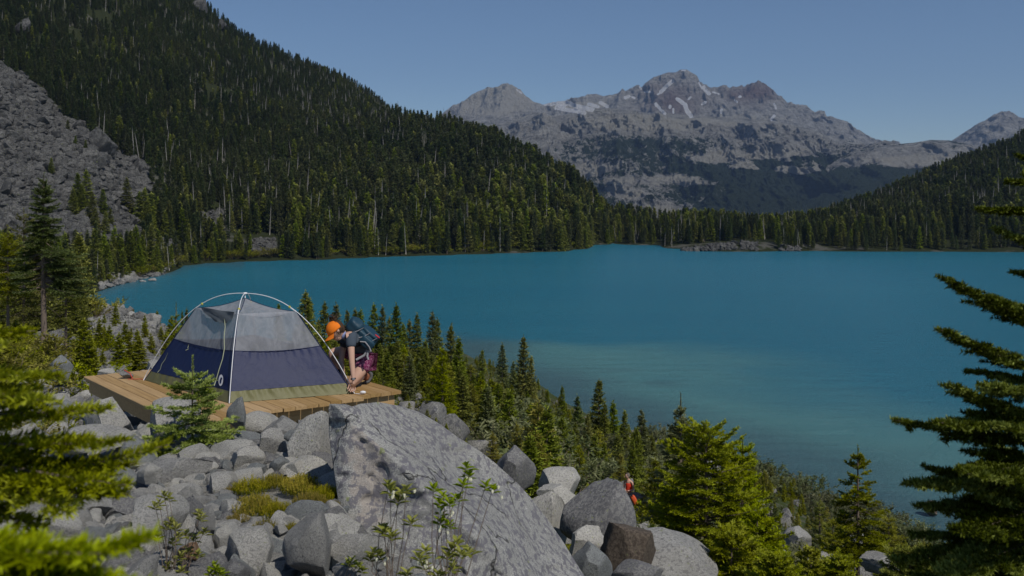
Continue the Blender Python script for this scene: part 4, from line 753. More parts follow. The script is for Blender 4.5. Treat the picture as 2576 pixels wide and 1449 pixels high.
for i in range(22):
    u = -60+310*rng.random(); y = 14+22*rng.random(); shrub(u, 0, y, .5+.5*rng.random(), 'green_shrub', 'low green shrub on the ground below the tall bare-trunked fir', 'low shrubs under the left firs', GS, i, 1.5)
shrub(1606, 0, 30, 1.05, 'green_shrub', 'low green shrub hiding the legs of the hiker in red', None, GS, 1, 1.3); shrub(1560, 0, 28, .6, 'green_shrub', 'low green shrub on the rim behind the domed boulder', None, GS, 0, 1.2)
n = 2600; u = 760+1650*rng.random(n); y = 19+130*rng.random(n)**1.2; x = (u-1288)/F*y; z = hz(x, y); v = vrow(x, y, z); s = .35+.75*rng.random(n)*np.clip(y/60, .5, 1.3)
k = (z > .3) & (fbm(np.stack([x/6, y/6, 0*x], -1), 91, 3) > -.25) & ~((u > 1540) & (u < 1625) & (y < 40) & (y > 15)) & ((u > 1000) | (y > 24)) & ~((u < 1640) & (y < 30))
YJ = [joined(*q_) for q_ in PY]+[joined(*q_) for q_ in PL[:2]]; i5 = rng.integers(0, 7, n)
sc_ = np.where((i5 < 5)[:, None], np.stack([s*1.5, s*1.5, s*1.35], -1), np.stack([s*.8, s*.8, s*.7], -1))
scatter('undergrowth', np.stack([x, y, z-.05], -1)[k], sc_[k], np.stack([0*x, 0*x, rng.random(n)*6.28], -1)[k], i5[k], YJ+[GS[0][0], WS[0][0]], 'low green undergrowth of seedlings and shrublets covering the slope', 'undergrowth')
# ------------------------------------------------------------------ wooden tent platform
def wood(name, a, b, along):
    m = NT(name); p = m.obj(); r = m.attr('board'); R3 = m.n('ShaderNodeMapping', {'Vector': p, 'Rotation': (0, 0, -math.atan2(along[1], along[0]))}).outputs[0]
    g = m.noise(m.scalev(R3, (1.6, 34, 30)), 1, 5, .65, .5); c = m.mix(m.ramp(g, [(.3, 0.), (.7, 1.)]), a, b)
    c = m.mix(m.ramp(m.noise(m.scalev(R3, (.8, 9, 3)), 2, 3), [(.62, 0.), (.72, .5)]), c, (.20, .11, .045))
    c = m.n('ShaderNodeHueSaturation', {'Value': m.mapr(r, 0, 1, .78, 1.18), 'Saturation': m.mapr(r, 0, 1, 1.1, .9), 'Color': c}).outputs[0]
    m.bump(g, .35, .004); return m.done(c, .75, .2)
e2 = np.array([.783, .622, 0]); b2 = np.array([-.622, .783, 0]); C0 = np.array([-3.32, 9.95, 22.8]); uz = np.array([0, 0, 1.])
M['deck'] = wood('cedar decking', (.30, .185, .083), (.46, .305, .14), b2); M['deck2'] = wood('cedar framing', (.34, .21, .09), (.50, .33, .15), e2)
plat = empty('tent_platform', C0.tolist(), 0, 'low wooden tent platform of cedar boards standing among boulders', 'platform')
def rel(p): return np.asarray(p)-C0
mb = MB(); bt = []; bw = 2.66/19
for i in range(19):
    s0, s1 = i*bw+.003, (i+1)*bw-.003; f = -.0 if i < 15 else .09; f += rng.normal()*.006; back = 3.40+rng.normal()*.008; zt = rng.normal()*.0015
    V = []
    bv = .006
    prof = [(s0, -.04), (s1, -.04), (s1, -bv), (s1-bv, 0), (s0+bv, 0), (s0, -bv)]
    for t in (f, back):
        for s, z in prof: V.append(e2*s+b2*t+uz*(z+zt))
    V = np.array(V); n0 = mb.n; mb.add(V, [(0, 2, 1), (0, 3, 2), (0, 4, 3), (0, 5, 4), (6, 7, 8), (6, 8, 9), (6, 9, 10), (6, 10, 11)], [(k, (k+1) % 6, (k+1) % 6+6, k+6) for k in range(6)]); bt += [rng.random()]*12
add('deck', mb.mesh('deck', M['deck'], False, {'board': bt}), plat)
def beam(name, s0, s1, t0, t1, z0, z1, mat='deck2'):
    b = MB(); b.box(e2*(s0+s1)/2+b2*(t0+t1)/2+uz*(z0+z1)/2, e2*(s1-s0)/2, b2*(t1-t0)/2, uz*(z1-z0)/2); return add(name, b.mesh(name, M[mat], False, {'board': [.7]*8}), plat)
beam('rim_joist', .03, 2.60, .155, .193, -.185, -.041); beam('rim_joist', .03, 2.60, 3.20, 3.238, -.185, -.041)
beam('side_joist', .03, .068, .195, 3.198, -.185, -.041); beam('side_joist', 2.562, 2.60, .195, 3.198, -.185, -.041)
for k in range(1, 6): beam('joist', .03+k*.43, .068+k*.43, .195, 3.198, -.180, -.043)
beam('beam', .02, 2.62, .9, .99, -.33, -.187); beam('beam', .02, 2.62, 2.5, 2.59, -.33, -.187)
for s in (.12, 2.45):
    for t in (.92, 2.52): beam('post', s, s+.09, t, t+.09, -1.3, -.332)
# stone and red cord on the deck
xx, yy = -4.83, 12.45
o = add('stone', rock_mesh('anchor stone', M['rock_pale'], 777, cuts=10, sub=3, rough=.12, soft=0), None, (xx, yy, 22.8+.045), (0, 0, .5), (.09, .06, .048)); tag(o, 'small pale anchor stone with red cord lying on the left end of the platform', 'stone')
mb = MB(); mb.tube([(xx+.095, yy-.03, 22.806), (xx+.06, yy-.02, 22.87), (xx-.01, yy, 22.902), (xx-.03, yy+.02, 22.905), (xx+.01, yy+.07, 22.85), (xx+.03, yy+.10, 22.806)], .005, 6)
mb.tube([(xx+.05, yy-.065, 22.806), (xx+.12, yy-.07, 22.806), (xx+.2, yy-.05, 22.806), (-4.58, 12.36, 22.807)], .0035, 6); cd = mb.build('cord', simple('red cord', (.55, .06, .04), .6))
tag(cd, 'thin red cord tied round the anchor stone on the platform', 'cord')

# ------------------------------------------------------------------ tent
def fabric(name, col, rough=.5, spec=.4, alpha=None, tr=.15, bs=9):
    m = NT(name); p = m.obj(); n1 = m.noise(p, bs, 4, .6, .8); n2 = m.noise(m.scalev(p, (3, 3, 1)), 7, 4, .6)
    c = m.mix(n1, tuple(x*.85 for x in col), tuple(min(1, x*1.15) for x in col)); m.bump(m.math('ADD', n1, m.math('MULTIPLY', n2, .5)), .35, .012); m.done(c, rough, spec)
    t_ = m.n('ShaderNodeBsdfTranslucent', {'Color': c}); mx = m.n('ShaderNodeMixShader', {0: tr, 1: m.b.outputs[0], 2: t_.outputs[0]}); o_ = mx.outputs[0]
    if alpha is not None:
        wv = m.mapr(m.noise(m.scalev(p, (1, 1, .35)), 11, 4, .6, 1.0), .3, .7, alpha-.12, alpha+.14); tp = m.n('ShaderNodeBsdfTransparent'); mx2 = m.n('ShaderNodeMixShader', {0: wv, 1: tp.outputs[0], 2: o_}); o_ = mx2.outputs[0]
    m.t.links.new(o_, m.out.inputs[0]); return m.m
M['navy'] = fabric('navy nylon', (.008, .016, .070), .5, .22, tr=.08); M['olive'] = fabric('olive nylon', (.155, .15, .065), .5, .25, tr=.1); M['netting'] = fabric('grey tent netting', (.46, .47, .51), .8, .1, alpha=.55, tr=.35)
M['alu'] = simple('white pole', (.72, .72, .74), .35, .5, .05); M['cordm'] = simple('pale green zip cord', (.35, .38, .26), .7); M['clip'] = simple('yellow clip', (.45, .42, .08), .5); M['grey_flap'] = fabric('flap darkened as gap', (.10, .115, .13), .7, .2)
TA, TB, TC, TD = [np.array(p_, float) for p_ in ((-3.10, 10.92, 0), (-1.83, 11.47, 0), (-4.55, 12.33, 0), (-3.28, 12.88, 0))]; TO = np.array([-3.19, 11.90, 0]); Z0 = 22.802; TOP3 = TO+uz*1.06
def edge(K, h): return K*(1-.52*h/.92)+TO*(.52*h/.92)+uz*h
tent = empty('tent', (float(TO[0]), float(TO[1]), Z0), 0, 'half-pitched dome tent with grey mesh top, navy lower wall and olive floor on the platform', 'tent')
def face(K1, K2, h0, h1, nq, nh, mat, name, seed, sag=.0, flare=0., wr=.010, mbx=None, hsag=0.):
    q = np.linspace(0, 1, nq)[None, :, None]; h = np.linspace(h0, h1, nh)[:, None, None]; e1 = np.array([edge(K1, x) for x in np.linspace(h0, h1, nh)])[:, None]; ee = np.array([edge(K2, x) for x in np.linspace(h0, h1, nh)])[:, None]
    P = e1*(1-q)+ee*q; nrm = np.cross(K2-K1, uz); nrm /= np.linalg.norm(nrm); out = np.sign(nrm@((K1+K2)/2-TO)); nrm = nrm*out
    bow = np.sin(np.pi*q)
    P = P-nrm*sag*bow+nrm*flare*np.clip(1-(h-h0)/(max(h1-h0, 1e-3)), 0, 1)**2*bow*0
    if hsag: P[..., 2] -= hsag*bow[..., 0]*(((h-h0)/(h1-h0))[..., 0] if h0 < .3 else (1-(h-h0)/(h1-h0))[..., 0])
    Pn = P.reshape(-1, 3); al = (K2-K1)/np.linalg.norm(K2-K1); cc = np.stack([Pn@al*5+Pn[:, 2]*4, Pn[:, 2]*3.0, 0*Pn[:, 0]], -1)
    edgef = np.minimum(np.minimum(q, 1-q)*8, 1)[..., 0]*np.ones((nh, nq)); d = wr*fbm(cc, seed, 4, .6, True).reshape(nh, nq)*edgef
    puck = wr*.7*np.sin(q[..., 0]*70+3*np.sin(h[..., 0]*9))*np.exp(-((h[..., 0]-h1)/.08)**2)*edgef
    P = P+(nrm[None, None]*(d+puck)[..., None]); P[..., 2] = np.maximum(P[..., 2], .003); mbx.add(P.reshape(-1, 3)+rel0, None, grid_faces(nh, nq))
rel0 = -TO
SIDES = [(TC, TA), (TA, TB), (TB, TD), (TD, TC)]
mbo = MB(); mbn = MB(); mbc = MB()
for k, (a, b_) in enumerate(SIDES):
    face(a, b_, 0.0, .115, 60, 8, None, '', 70+k, wr=.012, mbx=mbo); face(a, b_, .115, .53, 60, 26, None, '', 80+k, sag=.015, wr=.0045, mbx=mbn, hsag=.03); face(a, b_, .53, .92, 40, 18, None, '', 90+k, sag=.035, wr=.008, mbx=mbc, hsag=.03)
fl = np.array([TA, TB, TD, TC])*1.0+rel0; fl[:, 2] = .002; mbo.add(fl, None, [(0, 1, 2, 3)])
for k, (a, b_) in enumerate(SIDES):
    A_, B_ = edge(a, .92), edge(b_, .92); n_ = 16; q, s = np.meshgrid(np.linspace(0, 1, n_), np.linspace(0, 1, n_)); E = A_*(1-q[..., None])+B_*q[..., None]; P = E*(1-s[..., None])+TOP3*s[..., None]
    P[..., 2] -= .05*np.sin(np.pi*q)*(1-s)+.03*np.sin(np.pi*s); mbc.add(P.reshape(-1, 3)+rel0, None, grid_faces(n_, n_))
mbo.build('floor', M['olive'], tent, True); mbn.build('lower_wall', M['navy'], tent, True); mbc.build('mesh_canopy', M['netting'], tent, True)
def arch(K1, K2, name):
    P = []
    for t in np.linspace(-1, 1, 61):
        K = K1 if t < 0 else K2; a = abs(t); P.append(TO+(K*1.012-TO*1.012+0*TO)*a+uz*(1.115*(1-a**2.35))+rel0)
    mb = MB(); mb.tube(P, 0.005, 8); return mb.build(name, M['alu'], tent, True)
arch(TC, TB, 'pole'); arch(TA, TD, 'pole')
mb = MB(); mb.ell(uz*1.115, (.028, .028, .014)); mb.tube([uz*1.11, uz*1.06], .006, 6); mb.build('hub', M['alu'], tent, True)
for K in (TA, TB, TC, TD):
    mb = MB(); a = edge(K, .92); f = 1-(1-.93/1.115)**(1/2.35) if False else (1-.97/1.115)**(1/2.35); pk = TO+(K-TO)*f+uz*.97; mb.tube([a+rel0, pk+rel0], .007, 5); s_ = mb.build('strap', M['netting'] if False else M['alu'], tent); mb = MB(); mb.ell(pk+rel0, (.016, .016, .016)); mb.build('clip', M['clip'], tent)
def onleft(q, h, off=.012, K1=TC, K2=TA):
    P = edge(K1, h)*(1-q)+edge(K2, h)*q; n_ = np.cross(K2-K1, uz); n_ /= np.linalg.norm(n_); n_ *= np.sign(n_@((K1+K2)/2-TO)); return P+n_*off+uz*off*.5+rel0
mb = MB(); mb.tube([onleft(q, h, .012) for q, h in ((.74, .86), (.80, .76), (.82, .65), (.86, .53), (.86, .42), (.84, .3), (.83, .2), (.82, .13))], .005, 6); mb.build('zipper', M['cordm'], tent, True)
mb = MB(); mb.tube([onleft(q, h, .012) for q, h in ((.30, .50), (.31, .46), (.33, .445), (.30, .43))], .004, 5); mb.tube([onleft(q, h, .012) for q, h in ((.07, .36), (.09, .28), (.085, .22), (.11, .16), (.10, .12))], .0028, 5); mb.build('pull_cord', M['cordm'], tent, True)
mb = MB(); Q = [[onleft(q0+(q1-q0)*t_, hh, .012+.01*math.sin(t_*9+hh*60)) for t_ in np.linspace(0, 1, 12)] for hh, q0, q1 in ((.93, .12, .95), (.90, .20, .93), (.865, .33, .90), (.83, .48, .86), (.80, .56, .82))]
mb.add(np.array(Q).reshape(-1, 3), None, grid_faces(5, 12)); mb.build('dark_gap_flap', M['grey_flap'], tent, True)  # folded sheet coloured dark to stand in for the dark door gap
mb = MB()
for K in (TA, TB, TC, TD): mb.tube([edge(K, h)*1.0+rel0+(K-TO)/np.linalg.norm(K-TO)*.004 for h in np.linspace(.0, .92, 9)], .005, 5); mb.tube([edge(K, .92)*(1-q)+TOP3*q+rel0-uz*.03*math.sin(math.pi*q) for q in np.linspace(0, 1, 9)], .004, 5)
for a, b_ in SIDES: mb.tube([edge(a, .53)*(1-q)+edge(b_, .53)*q+rel0-uz*.03*math.sin(math.pi*q)+uz*0 for q in np.linspace(0, 1, 14)], .004, 5)
mb.build('seam', M['navy'], tent, True)
# emblem: white oval with a dark beast shape
n_ = np.cross(TA-TC, uz); n_ /= np.linalg.norm(n_); n_ *= np.sign(n_@((TA+TC)/2-TO)); al = (TA-TC)/np.linalg.norm(TA-TC); cq = onleft(.895, .20, .022)
upd = edge(TA, .5)-edge(TA, .1); upd /= np.linalg.norm(upd); mb = MB()
def disc(c, rx, rz, off, n=24): 
    a = np.linspace(0, 2*np.pi, n, endpoint=False); V = [c+n_*off]+[c+n_*off+al*rx*math.cos(t)+upd*rz*math.sin(t) for t in a]; return V, [(0, 1+k, 1+(k+1) % n) for k in range(n)]
V, F3 = disc(cq, .048, .066, 0); mb.add(V, F3); em = mb.build('emblem', simple('white emblem', (.62, .63, .66), .6), tent)
mb = MB(); V, F3 = disc(cq-upd*.01, .020, .030, .003); mb.add(V, F3); V, F3 = disc(cq+upd*.02+al*.012, .020, .016, .004); mb.add(V, F3); mb.build('mark', M['navy'], em)
# stake and guy loop at the corner where the person works
mb = MB(); c_ = np.array([-1.74, 11.42, 22.805]); mb.ell(c_+[0.03, 0, .02], (.035, .02, .018)); mb.tube([c_+[-.06, .03, .0], c_, c_+[.05, -.01, .012]], .005, 5); pg = mb.build('stake', M['alu']); tag(pg, 'small silver tent fitting on the deck under the kneeling person hand', 'tent fitting')

# ------------------------------------------------------------------ people
def skin_geo(pts, edges, root=0, sub=2):
    """grow one continuous surface over a skeleton: pts = [(xyz, rx, ry)]"""
    me = bpy.data.meshes.new('sk'); me.from_pydata([tuple(p[0]) for p in pts], edges, []); o = bpy.data.objects.new('sk', me); sc.collection.objects.link(o)
    o.modifiers.new('s', 'SKIN'); 
    if not me.skin_vertices: 
        bpy.context.view_layer.objects.active = o; bpy.ops.mesh.customdata_skin_add()
    for i, p in enumerate(pts): me.skin_vertices[0].data[i].radius = (p[1], p[2]); me.skin_vertices[0].data[i].use_root = (i == root)
    o.modifiers['s'].branch_smoothing = .6; ms = o.modifiers.new('u', 'SUBSURF'); ms.levels = sub; ms.render_levels = sub
    dg = bpy.context.evaluated_depsgraph_get(); dg.update(); ev = o.evaluated_get(dg); m2 = ev.to_mesh(); V = np.array([v.co[:] for v in m2.vertices]); F4 = [tuple(p.vertices) for p in m2.polygons]
    ev.to_mesh_clear(); bpy.data.objects.remove(o); bpy.data.meshes.remove(me); return V, [f for f in F4 if len(f) == 3], [f for f in F4 if len(f) == 4]
M['skin'] = simple('skin', (.56, .34, .25), .55, .35, .06, 6); M['hair'] = simple('brown hair', (.06, .035, .02), .7, .2, .4, 60); M['tee'] = simple('slate blue t-shirt', (.062, .078, .10), .85, .1, .12, 14); M['orange'] = simple('orange cap', (.78, .19, .015), .75, .15, .06, 20)
m = NT('magenta patterned shorts'); p = m.obj(); n1 = m.noise(p, 42, 2, .5, 1.2); c = m.mix(m.ramp(n1, [(.52, 0.), (.56, 1.)]), (.15, .022, .075), (.32, .14, .21)); M['shorts'] = m.done(c, .8, .1)
M['boot'] = simple('orange brown boot', (.25, .095, .05), .75, .2, .3, 40); M['sole'] = simple('grey sole', (.10, .10, .10), .9); M['sock'] = simple('black sock', (.012, .012, .015), .9); M['pack'] = fabric('teal pack cloth', (.012, .046, .075), .55, .4, tr=.03, bs=14)
M['black'] = simple('black webbing', (.015, .015, .017), .7); M['belt'] = simple('grey webbing', (.25, .25, .27), .8); M['buff'] = simple('blue neck scarf', (.20, .24, .42), .85, .1, .8, 40); M['dark'] = simple('dark eye', (.02, .015, .012), .4); M['lips'] = simple('lips', (.4, .16, .13), .5)
pb = np.array([-1.78, 11.9, 22.8]); pers = empty('person', pb.tolist(), 0, 'person kneeling on the platform in orange cap, grey-blue t-shirt and magenta shorts', 'person')
def P3(u, v, y): return np.array(W(u, v, y))-pb
body = [(P3(917, 895, 11.95), .125, .115), (P3(906, 872, 11.86), .115, .105), (P3(893, 853, 11.76), .125, .105), (P3(880, 842, 11.70), .085, .07), (P3(868, 838, 11.66), .046, .046), (P3(856, 834, 11.63), .05, .05),
        (P3(882, 850, 11.55), .052, .05), (P3(883.5, 880, 11.50), .042, .040), (P3(885, 908, 11.47), .036, .034), (P3(887.5, 935, 11.45), .031, .029), (P3(889, 956, 11.43), .020, .023), (P3(888.5, 968, 11.43), .017, .028),
        (P3(872, 846, 11.90), .052, .05), (P3(862, 880, 11.92), .042, .04), (P3(858, 912, 11.86), .036, .034), (P3(863, 942, 11.66), .026, .026), (P3(868, 960, 11.55), .018, .024),
        (P3(921, 905, 11.86), .095, .095), (P3(903, 938, 11.78), .080, .080), (P3(881, 966, 11.70), .055, .055), (P3(897, 957, 11.93), .054, .054), (P3(914, 946, 12.08), .034, .036),
        (P3(904, 893, 12.06), .098, .092), (P3(868, 884, 12.06), .082, .078), (P3(833, 886, 12.0), .058, .058), (P3(840, 912, 12.02), .054, .052), (P3(855, 948, 12.05), .034, .036), (P3(846, 962, 11.98), .034, .03)]
ed = [(0, 1), (1, 2), (2, 3), (3, 4), (4, 5), (3, 6), (6, 7), (7, 8), (8, 9), (9, 10), (10, 11), (3, 12), (12, 13), (13, 14), (14, 15), (15, 16), (0, 17), (17, 18), (18, 19), (19, 20), (20, 21), (0, 22), (22, 23), (23, 24), (24, 25), (25, 26), (26, 27)]
mb = MB(); mb.add(*skin_geo(body, ed))
def hand(mb, wrist, tip, side, n=4, s=1.0, curl=.3):
    ax = (tip-wrist)/np.linalg.norm(tip-wrist); side = side-ax*(side@ax); side /= np.linalg.norm(side); nr = np.cross(ax, side)
    for i, ln in enumerate((.070, .078, .073, .058)):
        b0 = wrist+ax*.012*s+side*(i-1.5)*.018*s; P = [b0, b0+(ax+side*(i-1.5)*.08)*ln*.5*s, b0+(ax*(1-curl*.4)+nr*curl+side*(i-1.5)*.06)*ln*s]; mb.tube(P, [.0095*s, .0085*s, .0065*s], 6)
    b0 = wrist-ax*.02*s+side*-.024*s; mb.tube([b0, b0+(-side*.6+ax*.6)*.04*s, b0+(-side*.55+ax*1.2)*.062*s], [.011*s, .0095*s, .007*s], 6)
hand(mb, P3(888.5, 969, 11.43), P3(885, 990, 11.42), np.array([1., -.2, 0])); hand(mb, P3(868, 961, 11.55), P3(871, 975, 11.5), np.array([.6, .8, 0]))
hc = P3(846, 831, 11.60); hf = np.array([-.72, -.28, -.63]); hf /= np.linalg.norm(hf); hu = np.array([-.62, -.10, .76]); hu -= hf*(hu@hf); hu /= np.linalg.norm(hu); hl_ = np.cross(hu, hf); HR = np.stack([hf, hl_, hu], 1)
H3 = lambda x, y, z: hc+HR@np.array([x, y, z])
mb.ell(hc, (.092, .072, .108), HR, 16, 12); mb.ell(H3(.03, 0, -.065), (.058, .050, .048), HR); mb.tube([H3(.085, 0, .012), H3(.108, 0, -.018), H3(.092, 0, -.03)], [.006, .013, .010], 7)
for s in (-1, 1): mb.ell(H3(-.008, s*.073, -.012), (.018, .009, .030), HR, 8, 6)
mb.build('body', M['skin'], pers, True)
for s in (-1, 1): q = MB(); q.ell(H3(.080, s*.030, .008), (.010, .013, .007), HR, 8, 6); q.build('eye', M['dark'], pers, True)
q = MB(); q.ell(H3(.084, 0, -.058), (.008, .022, .006), HR, 8, 6); q.build('mouth', M['lips'], pers, True)
q = MB(); q.ell(H3(-.022, 0, .012), (.086, .079, .104), HR, 14, 10); r_ = np.random.default_rng(4)
for k in range(46):
    a = r_.normal(size=3)*[.03, .04, .03]; b_ = H3(-.035, 0, .10)+HR@a; q.tube([b_, b_+HR@(np.array([-.02, 0, .025])+r_.normal(size=3)*.014), b_+HR@(np.array([-.045, 0, .022])+r_.normal(size=3)*.02)], [.005, .005, .002], 4, False)
for k in range(60):
    y_ = r_.choice([-1, 1]); b_ = H3(-.03+.02*r_.normal(), y_*.074, -.01); q.tube([b_, b_+HR@(np.array([.01, y_*.006, -.04])+r_.normal(size=3)*.012)], [.004, .001], 4, False)
q.build('hair', M['hair'], pers, True)
# cap: dome, brim, button
q = MB(); th = np.linspace(0, math.pi*.56, 12); ph = np.arange(28)/28*2*np.pi; V = [H3(.006+.100*math.sin(t)*math.cos(a), .088*math.sin(t)*math.sin(a), .022+.098*math.cos(t)) for t in th for a in ph]; q.add(V, None, grid_faces(12, 28, True))
dome = q.build('cap', M['orange'], pers, True); dm = dome.modifiers.new('t', 'SOLIDIFY'); dm.thickness = .003
q = MB(); V = []; 
for zz in (0, .004):
    for s in np.linspace(0, 1, 7):
        for a in np.linspace(-1.15, 1.15, 15): V.append(H3(.006+.100*math.cos(a)+s*.075*math.cos(a)**.7 if abs(a) < 1.5 else 0, .086*math.sin(a), .006+zz-.018*s-.022*math.sin(a)**2*s-.012*math.sin(a)**2))
V = np.array(V); q.add(V, None, np.vstack([grid_faces(7, 15), grid_faces(7, 15)[:, ::-1]+105])); q.build('brim', M['orange'], dome, True)
q = MB(); q.ell(H3(.006, 0, .121), (.008, .008, .005), HR, 8, 5); q.build('button', M['orange'], dome, True)
# clothes grown from the same joints
def off(i, d): return (body[i][0], body[i][1]+d, body[i][2]+d)
L_ = lambda i, j, t: body[i][0]*(1-t)+body[j][0]*t
sh = [(P3(915, 889, 11.95), .140, .128), off(1, .018), off(2, .020), (body[3][0], .104, .088), (P3(871, 839, 11.67), .060, .058), (body[6][0]+np.array([0, 0, .004]), .084, .082), (L_(6, 7, .5), .064, .062), (L_(6, 7, .88), .060, .058), (body[12][0], .078, .076), (L_(12, 13, .85), .055, .054)]
q = MB(); q.add(*skin_geo(sh, [(0, 1), (1, 2), (2, 3), (3, 4), (3, 5), (5, 6), (6, 7), (3, 8), (8, 9)])); q.build('t_shirt', M['tee'], pers, True)
so = [(P3(916, 893, 11.95), .142, .130), (P3(918, 906, 11.87), .108, .108), (L_(17, 18, .55), .104, .102), (L_(17, 18, .86), .100, .100), (body[22][0], .112, .105), (L_(22, 23, .6), .098, .094), (L_(22, 23, 1.0), .094, .090), (L_(23, 24, .45), .086, .084)]
q = MB(); q.add(*skin_geo(so, [(0, 1), (1, 2), (2, 3), (0, 4), (4, 5), (5, 6), (6, 7)])); q.build('shorts', M['shorts'], pers, True)
q = MB(); q.add(*skin_geo([(P3(866, 837, 11.66), .058, .056), (P3(860, 843, 11.62), .062, .056), (P3(856, 849, 11.58), .045, .04)], [(0, 1), (1, 2)])); q.build('neck_scarf', M['buff'], pers, True)
def boot(ank, mid, toe, w_, nm='boot'):
    q = MB(); q.add(*skin_geo([(ank, .050, .052), (mid, .050, .056), (toe, .040, .050)], [(0, 1), (1, 2)])); b_ = q.build(nm, M['boot'], pers, True); return b_
bt_ = boot(P3(911, 944, 12.06), P3(924, 944, 12.14), P3(918, 959, 12.10), 1)
q = MB(); q.add(*skin_geo([(P3(933, 934, 12.17), .030, .046), (P3(932, 948, 12.18), .026, .048), (P3(924, 961, 12.14), .024, .046), (P3(914, 963.5, 12.08), .020, .040)], [(0, 1), (1, 2), (2, 3)])); q.build('sole', M['sole'], bt_, True)
q = MB(); q.add(*skin_geo([(P3(846, 925, 12.03), .055, .053), (P3(854, 946, 12.05), .044, .046)], [(0, 1)])); q.build('sock', M['sock'], pers, True)
bt_ = boot(P3(856, 950, 12.05), P3(853, 960, 12.03), P3(842, 963, 11.95), 1)
q = MB(); q.tube([P3(888.3, 951, 11.435), P3(888.8, 955, 11.432)], [.031, .031], 12); wt = q.build('watch', M['black'], pers, True); q = MB(); q.box(P3(889.5, 953, 11.402), (.013, 0, 0), (0, .004, 0), (0, 0, .011)); q.build('watch_face', M['belt'], wt)
# backpack
La = np.array([.77, .06, -.63]); La /= np.linalg.norm(La); Na = np.array([.60, -.10, .74]); Na -= La*(Na@La); Na /= np.linalg.norm(Na); Wa = np.cross(Na, La); PR = np.stack([La, Wa, Na], 1)
pc = np.array(W(911, 845, 11.80)); bp = empty('backpack', pc.tolist(), 0, 'teal blue hiking backpack worn by the kneeling person', 'backpack')
def sq(r, n=26, m_=18, ex=.6, seed=0, amp=.008):
    th = np.linspace(0, np.pi, m_)[:, None]; ph = np.linspace(0, 2*np.pi, n, endpoint=False)[None]; f = lambda x: np.sign(x)*np.abs(x)**ex
    V = np.stack([r[0]*f(np.sin(th)*np.cos(ph)), r[1]*f(np.sin(th)*np.sin(ph)), r[2]*f(np.cos(th)+0*ph)], -1).reshape(-1, 3); V = V+amp*fbm(V*14+seed, seed, 3, .6, True)[:, None]*V/np.linalg.norm(V, axis=1)[:, None]; return V, grid_faces(m_, n, True)
def packpart(name, c, r, mat, parent, seed, ex=.6, amp=.01):
    q = MB(); V, F4 = sq(r, seed=seed, ex=ex, amp=amp); q.add((V+np.asarray(c))@PR.T, None, F4); return q.build(name, M[mat], parent, True)
packpart('main_bag', (.01, 0, .02), (.165, .12, .068), 'pack', bp, 1, amp=.02); packpart('lid', (-.14, 0, .045), (.085, .12, .085), 'pack', bp, 2, amp=.02); packpart('side_pocket', (.09, -.13, .01), (.09, .035, .06), 'pack', bp, 3); packpart('side_pocket', (.09, .13, .01), (.09, .035, .06), 'pack', bp, 3); packpart('front_pocket', (.06, 0, .10), (.12, .095, .03), 'pack', bp, 4)
packpart('red_tag', (.14, -.06, .13), (.035, .016, .006), 'orange', bp, 5, amp=0).data.materials[0] = simple('red tag', (.5, .03, .04), .6)
q = MB()
for s in (-1, 1): q.tube([PR@np.array(v_) for v_ in ((-.19, s*.075, -.02), (-.235, s*.085, -.10), (-.17, s*.115, -.20), (-.03, s*.135, -.18), (.06, s*.125, -.05))], [.012, .013, .013, .011, .008], 6)
q.build('shoulder_strap', M['black'], bp, True)
q = MB(); q.tube([PR@np.array(v_) for v_ in ((.15, -.10, -.04), (.16, -.15, -.12), (.12, -.155, -.22))], [.018, .016, .014], 6); q.tube([PR@np.array(v_) for v_ in ((.15, -.10, -.04), (.19, -.17, -.10), (.23, -.185, -.12))], [.014, .014, .012], 6); q.build('hip_belt', M['belt'], bp, True)
q = MB()
for k in range(3): q.tube([PR@np.array(v_) for v_ in ((-.12+.1*k, -.14, .0), (-.08+.1*k, -.145, .06), (-.05+.1*k, -.10, .12))], .005, 5)
q.tube([PR@np.array(v_) for v_ in ((.02, -.155, -.02), (.07, -.175, .02), (.14, -.17, .0), (.19, -.16, -.03))], .009, 5); q.build('cords', M['belt'], bp, True)

# distant hiker
y2 = 37.0; x2 = (1582-1288)/F*y2; z2 = EYE-(1192-510)/F*y2-1.62; pb = np.array([x2, y2, z2]); per2 = empty('person', pb.tolist(), 0, 'grey-haired hiker in a red tank top and white shorts standing behind the domed boulder', 'person')
b2_ = [((0, 0, .90), .13, .10), ((0, 0, 1.08), .115, .09), ((0, 0, 1.26), .14, .10), ((-.01, 0, 1.36), .08, .07), ((-.03, 0, 1.43), .045, .045), ((-.05, 0, 1.50), .05, .05),
       ((.13, -.10, 1.31), .045, .045), ((.15, -.13, 1.05), .035, .035), ((-.08, -.20, 1.04), .024, .024), ((-.14, .14, 1.31), .045, .045), ((-.18, .08, 1.06), .035, .035), ((-.12, -.14, 1.02), .024, .024),
       ((.09, 0, .84), .09, .09), ((.09, 0, .48), .055, .055), ((.09, .02, .08), .04, .04), ((.09, -.12, .04), .035, .03), ((-.09, 0, .84), .09, .09), ((-.09, -.03, .48), .055, .055), ((-.09, .02, .08), .04, .04), ((-.10, -.12, .04), .035, .03)]
e_ = [(0, 1), (1, 2), (2, 3), (3, 4), (4, 5), (3, 6), (6, 7), (7, 8), (3, 9), (9, 10), (10, 11), (0, 12), (12, 13), (13, 14), (14, 15), (0, 16), (16, 17), (17, 18), (18, 19)]
q = MB(); q.add(*skin_geo(b2_, e_)); c_ = np.array([-.065, -.02, 1.54]); q.ell(c_, (.085, .08, .11)); q.tube([c_+[-.085, -.02, .0], c_+[-.10, -.03, -.025]], [.008, .012], 6)
